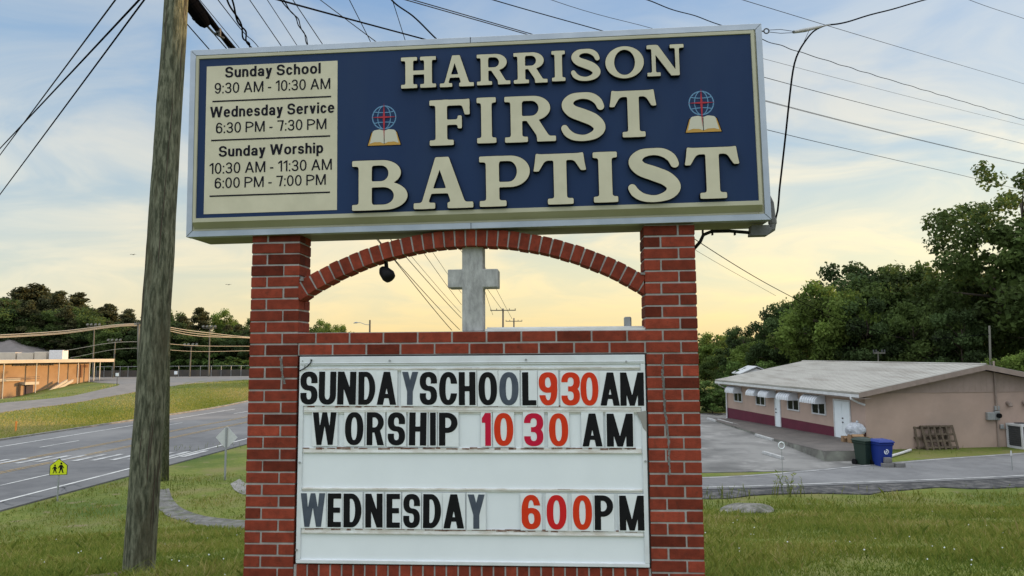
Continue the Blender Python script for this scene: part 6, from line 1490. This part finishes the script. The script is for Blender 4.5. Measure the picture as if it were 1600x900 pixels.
for i in range(26):
    px = -60+i*18+rnd.uniform(-6, 6); p = at(px, 580, 137.5+rnd.uniform(0, 3)); tree('shrub', p[0], p[1], rnd.uniform(2.8, 4.6), 'dark bush along the foot of the wood behind the field fence', wide=1.5, name='bush', cat='bush', group='bushes along the foot of the wood')
p = at(1102, 620, 57); tree('shrub', p[0], p[1], 2.6, 'green bush peeping out at the right edge of the sign pillar', wide=1.5, name='bush', cat='bush')
for i in range(30):
    x = -34+i*2.9+rnd.uniform(-1, 1); y = rnd.uniform(98, 132)
    if x < -18: y += 14
    tree(('oak_a', 'oak_d', 'oak_b', 'oak_c')[i % 4], x, y, rnd.uniform(5.0, 6.6), 'low leafy tree in the distant row hidden by the message board', wide=1.35, name='deciduous_tree', group='distant row behind the message board')
# distant wood closing the horizon
cl = []
for k in range(230):
    x = -520+k*4.6+rnd.uniform(-2, 2); y = 300+rnd.uniform(-25, 25); top = CAMZ+rnd.uniform(4.5, 8.5)
    for q_ in range(4): cl.append((x+rnd.uniform(-3, 3), y, top-2.2-q_*3.2, rnd.uniform(3.0, 4.6), np.clip(rnd.gauss(.45, .15), 0, 1)))
V, Fq, t = leaf_cloud(cl, 60, 1.5, 77); o = link('distant_wood', np_mesh('distant_wood', V, Fq, M['leaf'], tint=t)); o['kind'] = 'stuff'; tag(o, 'far line of trees low on the horizon behind the sign', 'wood')
# trees standing to the right of the view; they shade the lawn in the evening
for i, (x, y, h, k) in enumerate(((44, 27, 15, 'oak_a'), (46, 18, 15.5, 'oak_d'), (41, 10, 14.5, 'oak_b'), (45, 1, 12, 'oak_a'), (49, 34, 15, 'oak_b'), (55, 43, 16, 'oak_d'), (62, 52, 17, 'oak_a'), (54, 26, 15, 'oak_d'), (60, 36, 16, 'oak_b'))):
    tree(k, x, y, h, 'leafy tree standing beyond the right edge of the photo', wide=1.25, name='deciduous_tree', group='trees beyond the right edge')

# ------------------------------------------------------------------ grass
M['soil'] = mat('bare_soil', (.14, .10, .065), (.085, .062, .042), 5, 1.0, .9, 30, c3=(.13, .13, .05), s3=3, lo3=.5, hi3=.6)
cs_ = [(PB[0]+(.42+.12*math.sin(3*t)+.06*math.sin(7*t+1))*math.cos(t)*1.5, PB[1]-.05+(.34+.10*math.sin(2*t+1))*math.sin(t)) for t in np.linspace(0, 2*math.pi, 36)]
mb = MB(); ring_ = [(x, y, gz(x, y)+.012) for x, y in cs_[:-1]]; mb.add([(PB[0], PB[1], gz(PB[0], PB[1])+.05)]+ring_, [(0, i+1, (i+1) % 35+1) for i in range(35)]); structure(mb.build('bare_soil', M['soil'], recalc=False))
def in_poly(x, y, P):
    P = np.array(P); ins = np.zeros(x.shape, bool)
    for i in range(len(P)):
        a, b = P[i], P[(i+1) % len(P)]; c = ((a[1] > y) != (b[1] > y))
        if abs(b[1]-a[1]) > 1e-9: ins ^= c & (x < (b[0]-a[0])*(y-a[1])/(b[1]-a[1])+a[0])
    return ins
def grass_field(n, y0, y1, hgt, wid, seed):
    g = np.random.default_rng(seed); u = g.random(n); Y = y0*(y1/y0)**u if y0 > 0 else y1*u; X = (g.random(n)*2-1)*(.78*Y+1.0)
    keep = np.ones(n, bool)
    rw = (X-rn0[0])*rp[0]+(Y-rn0[1])*rp[1]; keep &= ~((rw > -.35) & (rw < RW+.3))
    md = np.array(mid); D = np.full(n, 9e9)
    for m_ in md[::2]: D = np.minimum(D, np.hypot(X-m_[0], Y-m_[1]))
    keep &= D > np.where(X > 2, 3.1, 2.3)
    A_, B_ = np.array(smooth_line(a_g, 3)), np.array(smooth_line(b_g, 3))
    keep &= ~in_poly(X, Y, np.concatenate([A_, B_[::-1]]))
    wx = (X-SO[0]); keep &= ~((np.abs((X-(SO[0]+1.31)))<1.35) & (np.abs(Y-4.3)<.25))
    keep &= (np.hypot((X-PB[0])/1.5, (Y-PB[1])*1.2) > .36) | ((g.random(n) < .15) & (np.hypot(X-PB[0], Y-PB[1]) > .22))
    keep &= ~((X > 4.5) & (Y > 24.0))
    n1_ = np.sin(X*1.3+.7*Y)*np.sin(Y*1.1-.5*X)+.6*np.sin(X*3.1+1)*np.sin(Y*2.7+2)+.5*np.sin(X*.5+2)*np.sin(Y*.37)
    keep &= g.random(n) < np.clip(.78+.25*n1_, .25, 1)
    X, Y, n1_ = X[keep], Y[keep], n1_[keep]; k = len(X); Z = ground(X, Y)
    a = g.random(k)*2*math.pi; sc_ = (1+Y/26); h = hgt*(.45+.9*g.random(k)**1.5)*(1+.5*np.clip(n1_, -1, 1))*(1+.9*(g.random(k) < .02)); w = wid*(.7+.6*g.random(k))*sc_
    ln = h*(.25+.7*g.random(k)); la = g.random(k)*2*math.pi
    bx, by = np.cos(a)*w/2, np.sin(a)*w/2; base = np.stack([X, Y, Z-.01], 1)
    tip = base+np.stack([np.cos(la)*ln, np.sin(la)*ln, h], 1); midp = base+np.stack([np.cos(la)*ln*.3, np.sin(la)*ln*.3, h*.62], 1); bb = np.stack([bx, by, 0*bx], 1)
    V = np.stack([base-bb, base+bb, midp+bb*.7, tip, midp-bb*.7], 1).reshape(-1, 3); Fq = np.arange(5*k).reshape(k, 5)
    n2_ = np.sin(X*.9+1.7*np.sin(Y*.6))*np.sin(Y*.8+1.3*np.sin(X*.7)); t = np.clip(.47+.15*n1_+.20*np.clip(n2_, -.4, 1)+g.normal(size=k)*.18, 0, 1); return V, Fq, np.repeat(t, 5)
def verge_field(n, seed):
    g = np.random.default_rng(seed); S_ = -20+150*g.random(n)**1.2; W_2 = RW+.35+g.random(n)*(4+30*g.random(n)); X = rn0[0]+rd[0]*S_+rp[0]*W_2; Y = rn0[1]+rd[1]*S_+rp[1]*W_2
    keep = Y > 38
    for P in drive_polys: keep &= ~in_poly(X, Y, P)
    keep &= ~((X < -62) & (Y > 80) & (Y < 150)); keep &= Y < 128
    X, Y = X[keep], Y[keep]; k = len(X); Z = ground(X, Y); a = g.random(k)*6.283; h = .09+.10*g.random(k); w = .04+.035*g.random(k); la = g.random(k)*6.283
    base = np.stack([X, Y, Z-.01], 1); bb = np.stack([np.cos(a)*w/2, np.sin(a)*w/2, 0*w], 1); up_2 = np.stack([np.cos(la)*h*.4, np.sin(la)*h*.4, h], 1)
    V = np.stack([base-bb, base+bb, base+bb*.75+up_2*.6, base+up_2, base-bb*.75+up_2*.6], 1).reshape(-1, 3)
    return V, np.arange(5*k).reshape(k, 5), np.repeat(np.clip(.70+.16*np.sin(X*.4+Y*.3)+.1*np.sin(X*.13-Y*.21)+g.normal(size=k)*.15, 0, 1), 5)
drive_polys = [np.concatenate([np.array(gr((-60, 664), (0, 645), (60, 637), (110, 631), (160, 622), (206, 614), (262, 603))), np.array(gr((-60, 640), (0, 630), (60, 625), (110, 620), (150, 611), (185, 603), (192, 596)))[::-1]]),
               np.concatenate([np.array(gr((120, 594), (192, 601), (262, 605), (290, 600), (392, 593.5), (560, 590))), np.array(gr((150, 586.5), (200, 586), (262, 585.5), (300, 585.2), (392, 584.5), (560, 583.5)))[::-1]])]
a_g = gr((240, 766), (243, 788), (260, 806), (300, 818), (345, 826), (400, 829)); b_g = gr((264, 764), (270, 780), (285, 795), (320, 807), (360, 812), (400, 814))
def grass_mat():
    m = bpy.data.materials.new('grass_blade'); m.use_nodes = True; t = m.node_tree; b = t.nodes['Principled BSDF']; b.inputs['Roughness'].default_value = .7; b.inputs['Specular IOR Level'].default_value = .15
    a = t.nodes.new('ShaderNodeAttribute'); a.attribute_name = 'tint'; r = t.nodes.new('ShaderNodeValToRGB'); t.links.new(a.outputs['Fac'], r.inputs[0])
    els = [(0, (.085, .138, .022)), (.35, (.150, .198, .034)), (.62, (.22, .245, .046)), (.82, (.31, .29, .080)), (1.0, (.40, .34, .15))]
    while len(r.color_ramp.elements) < len(els): r.color_ramp.elements.new(.5)
    for e, (p, c) in zip(r.color_ramp.elements, els): e.position = p; e.color = (*c, 1)
    t.links.new(r.outputs[0], b.inputs['Base Color']); tr = t.nodes.new('ShaderNodeBsdfTranslucent'); t.links.new(r.outputs[0], tr.inputs[0]); ms = t.nodes.new('ShaderNodeMixShader'); ms.inputs[0].default_value = .45
    t.links.new(b.outputs[0], ms.inputs[1]); t.links.new(tr.outputs[0], ms.inputs[2]); t.links.new(ms.outputs[0], t.nodes['Material Output'].inputs[0]); return m
M['grass'] = grass_mat()
parts_ = [grass_field(230000, 4.2, 15, .075, .007, 1), grass_field(150000, 13, 34, .10, .010, 2), verge_field(130000, 3)]
V = np.concatenate([p[0] for p in parts_]); t = np.concatenate([p[2] for p in parts_]); o_ = 0; Fs = []
for p in parts_: Fs.append(p[1]+o_); o_ += len(p[0])
o = link('grass', np_mesh('grass', V, np.concatenate(Fs), M['grass'], tint=t)); o['kind'] = 'stuff'; tag(o, 'short uneven green grass covering the lawn around the sign', 'grass')
# clover heads and tall weeds
g = np.random.default_rng(5); n = 230; Y = 5+11*g.random(n)**1.6; X = np.where(g.random(n) < .62, (.08+.7*g.random(n))*Y+1.5, -(.08+.62*g.random(n))*Y-1.4); cl_ = np.sin(X*2.1)+np.sin(Y*2.4+X) > -.1; X, Y = X[cl_], Y[cl_]; mb = MB()
for x, y in zip(X, Y):
    z = gz(x, y)+.06+.03*rnd.random(); s = .005+.005*rnd.random(); mb.add([(x-s, y, z), (x, y-s, z), (x+s, y, z), (x, y+s, z), (x, y, z+s), (x, y, z-s)], [(0, 1, 4), (1, 2, 4), (2, 3, 4), (3, 0, 4), (1, 0, 5), (2, 1, 5), (3, 2, 5), (0, 3, 5)])
o = mb.build('clover_flowers', M['white'], None); o['kind'] = 'stuff'; tag(o, 'tiny white clover heads scattered through the lawn', 'flowers')
mb = MB()
def weed(px, py, hpx, n_, spread):
    b = on_ground(px, py)
    for k in range(n_):
        h_ = hpx/F*b[1]*rnd.uniform(.5, 1.1); x0_ = rnd.gauss(0, spread); y0_ = rnd.gauss(0, spread*.6); lx = rnd.gauss(0, .22)*h_; z_ = gz(b[0]+x0_, b[1]+y0_)
        mb.tube([(b[0]+x0_, b[1]+y0_, z_-.03), (b[0]+x0_+lx*.4, b[1]+y0_, z_+h_*.55), (b[0]+x0_+lx, b[1]+y0_, z_+h_)], [.009, .008, .003], 4, tint=rnd.uniform(.15, .8))
        for q_ in range(5):
            t_ = rnd.uniform(.2, 1); p = Vector((b[0]+x0_+lx*t_*t_, b[1]+y0_, z_+h_*t_)); a = rnd.uniform(0, 6.28); l_ = h_*rnd.uniform(.12, .28); e = Vector((math.cos(a), math.sin(a), rnd.uniform(.1, .8)))*l_; sd_ = Vector((-math.sin(a), math.cos(a), 0))*l_*.16
            mb.quad(p, p+e*.5+sd_, p+e, p+e*.5-sd_, 0, rnd.uniform(.1, .75))
weed(1226, 776, 34, 22, .28); weed(1150, 778, 18, 26, .45); weed(1115, 782, 10, 18, .4); weed(1578, 778, 18, 14, .4); weed(1345, 778, 12, 16, .8); weed(1450, 778, 9, 16, 1.2)
weed(270, 765, 14, 16, .5); weed(259, 752, 10, 14, .35); weed(352, 751, 7, 10, .3); weed(90, 784, 7, 10, .3); weed(1385, 733, 5, 10, .5); weed(1440, 706, 6, 14, 1.0); weed(1520, 699, 5, 14, 1.6); weed(286, 704, 9, 12, .8); weed(360, 700, 9, 14, 1.0); weed(1130, 790, 10, 20, .4); weed(1215, 792, 9, 16, .4); weed(255, 755, 9, 14, .8)
o = mb.build('weeds', M['grass'], None, recalc=False); o['kind'] = 'stuff'; tag(o, 'taller weeds along the lawn and road edges', 'weeds')
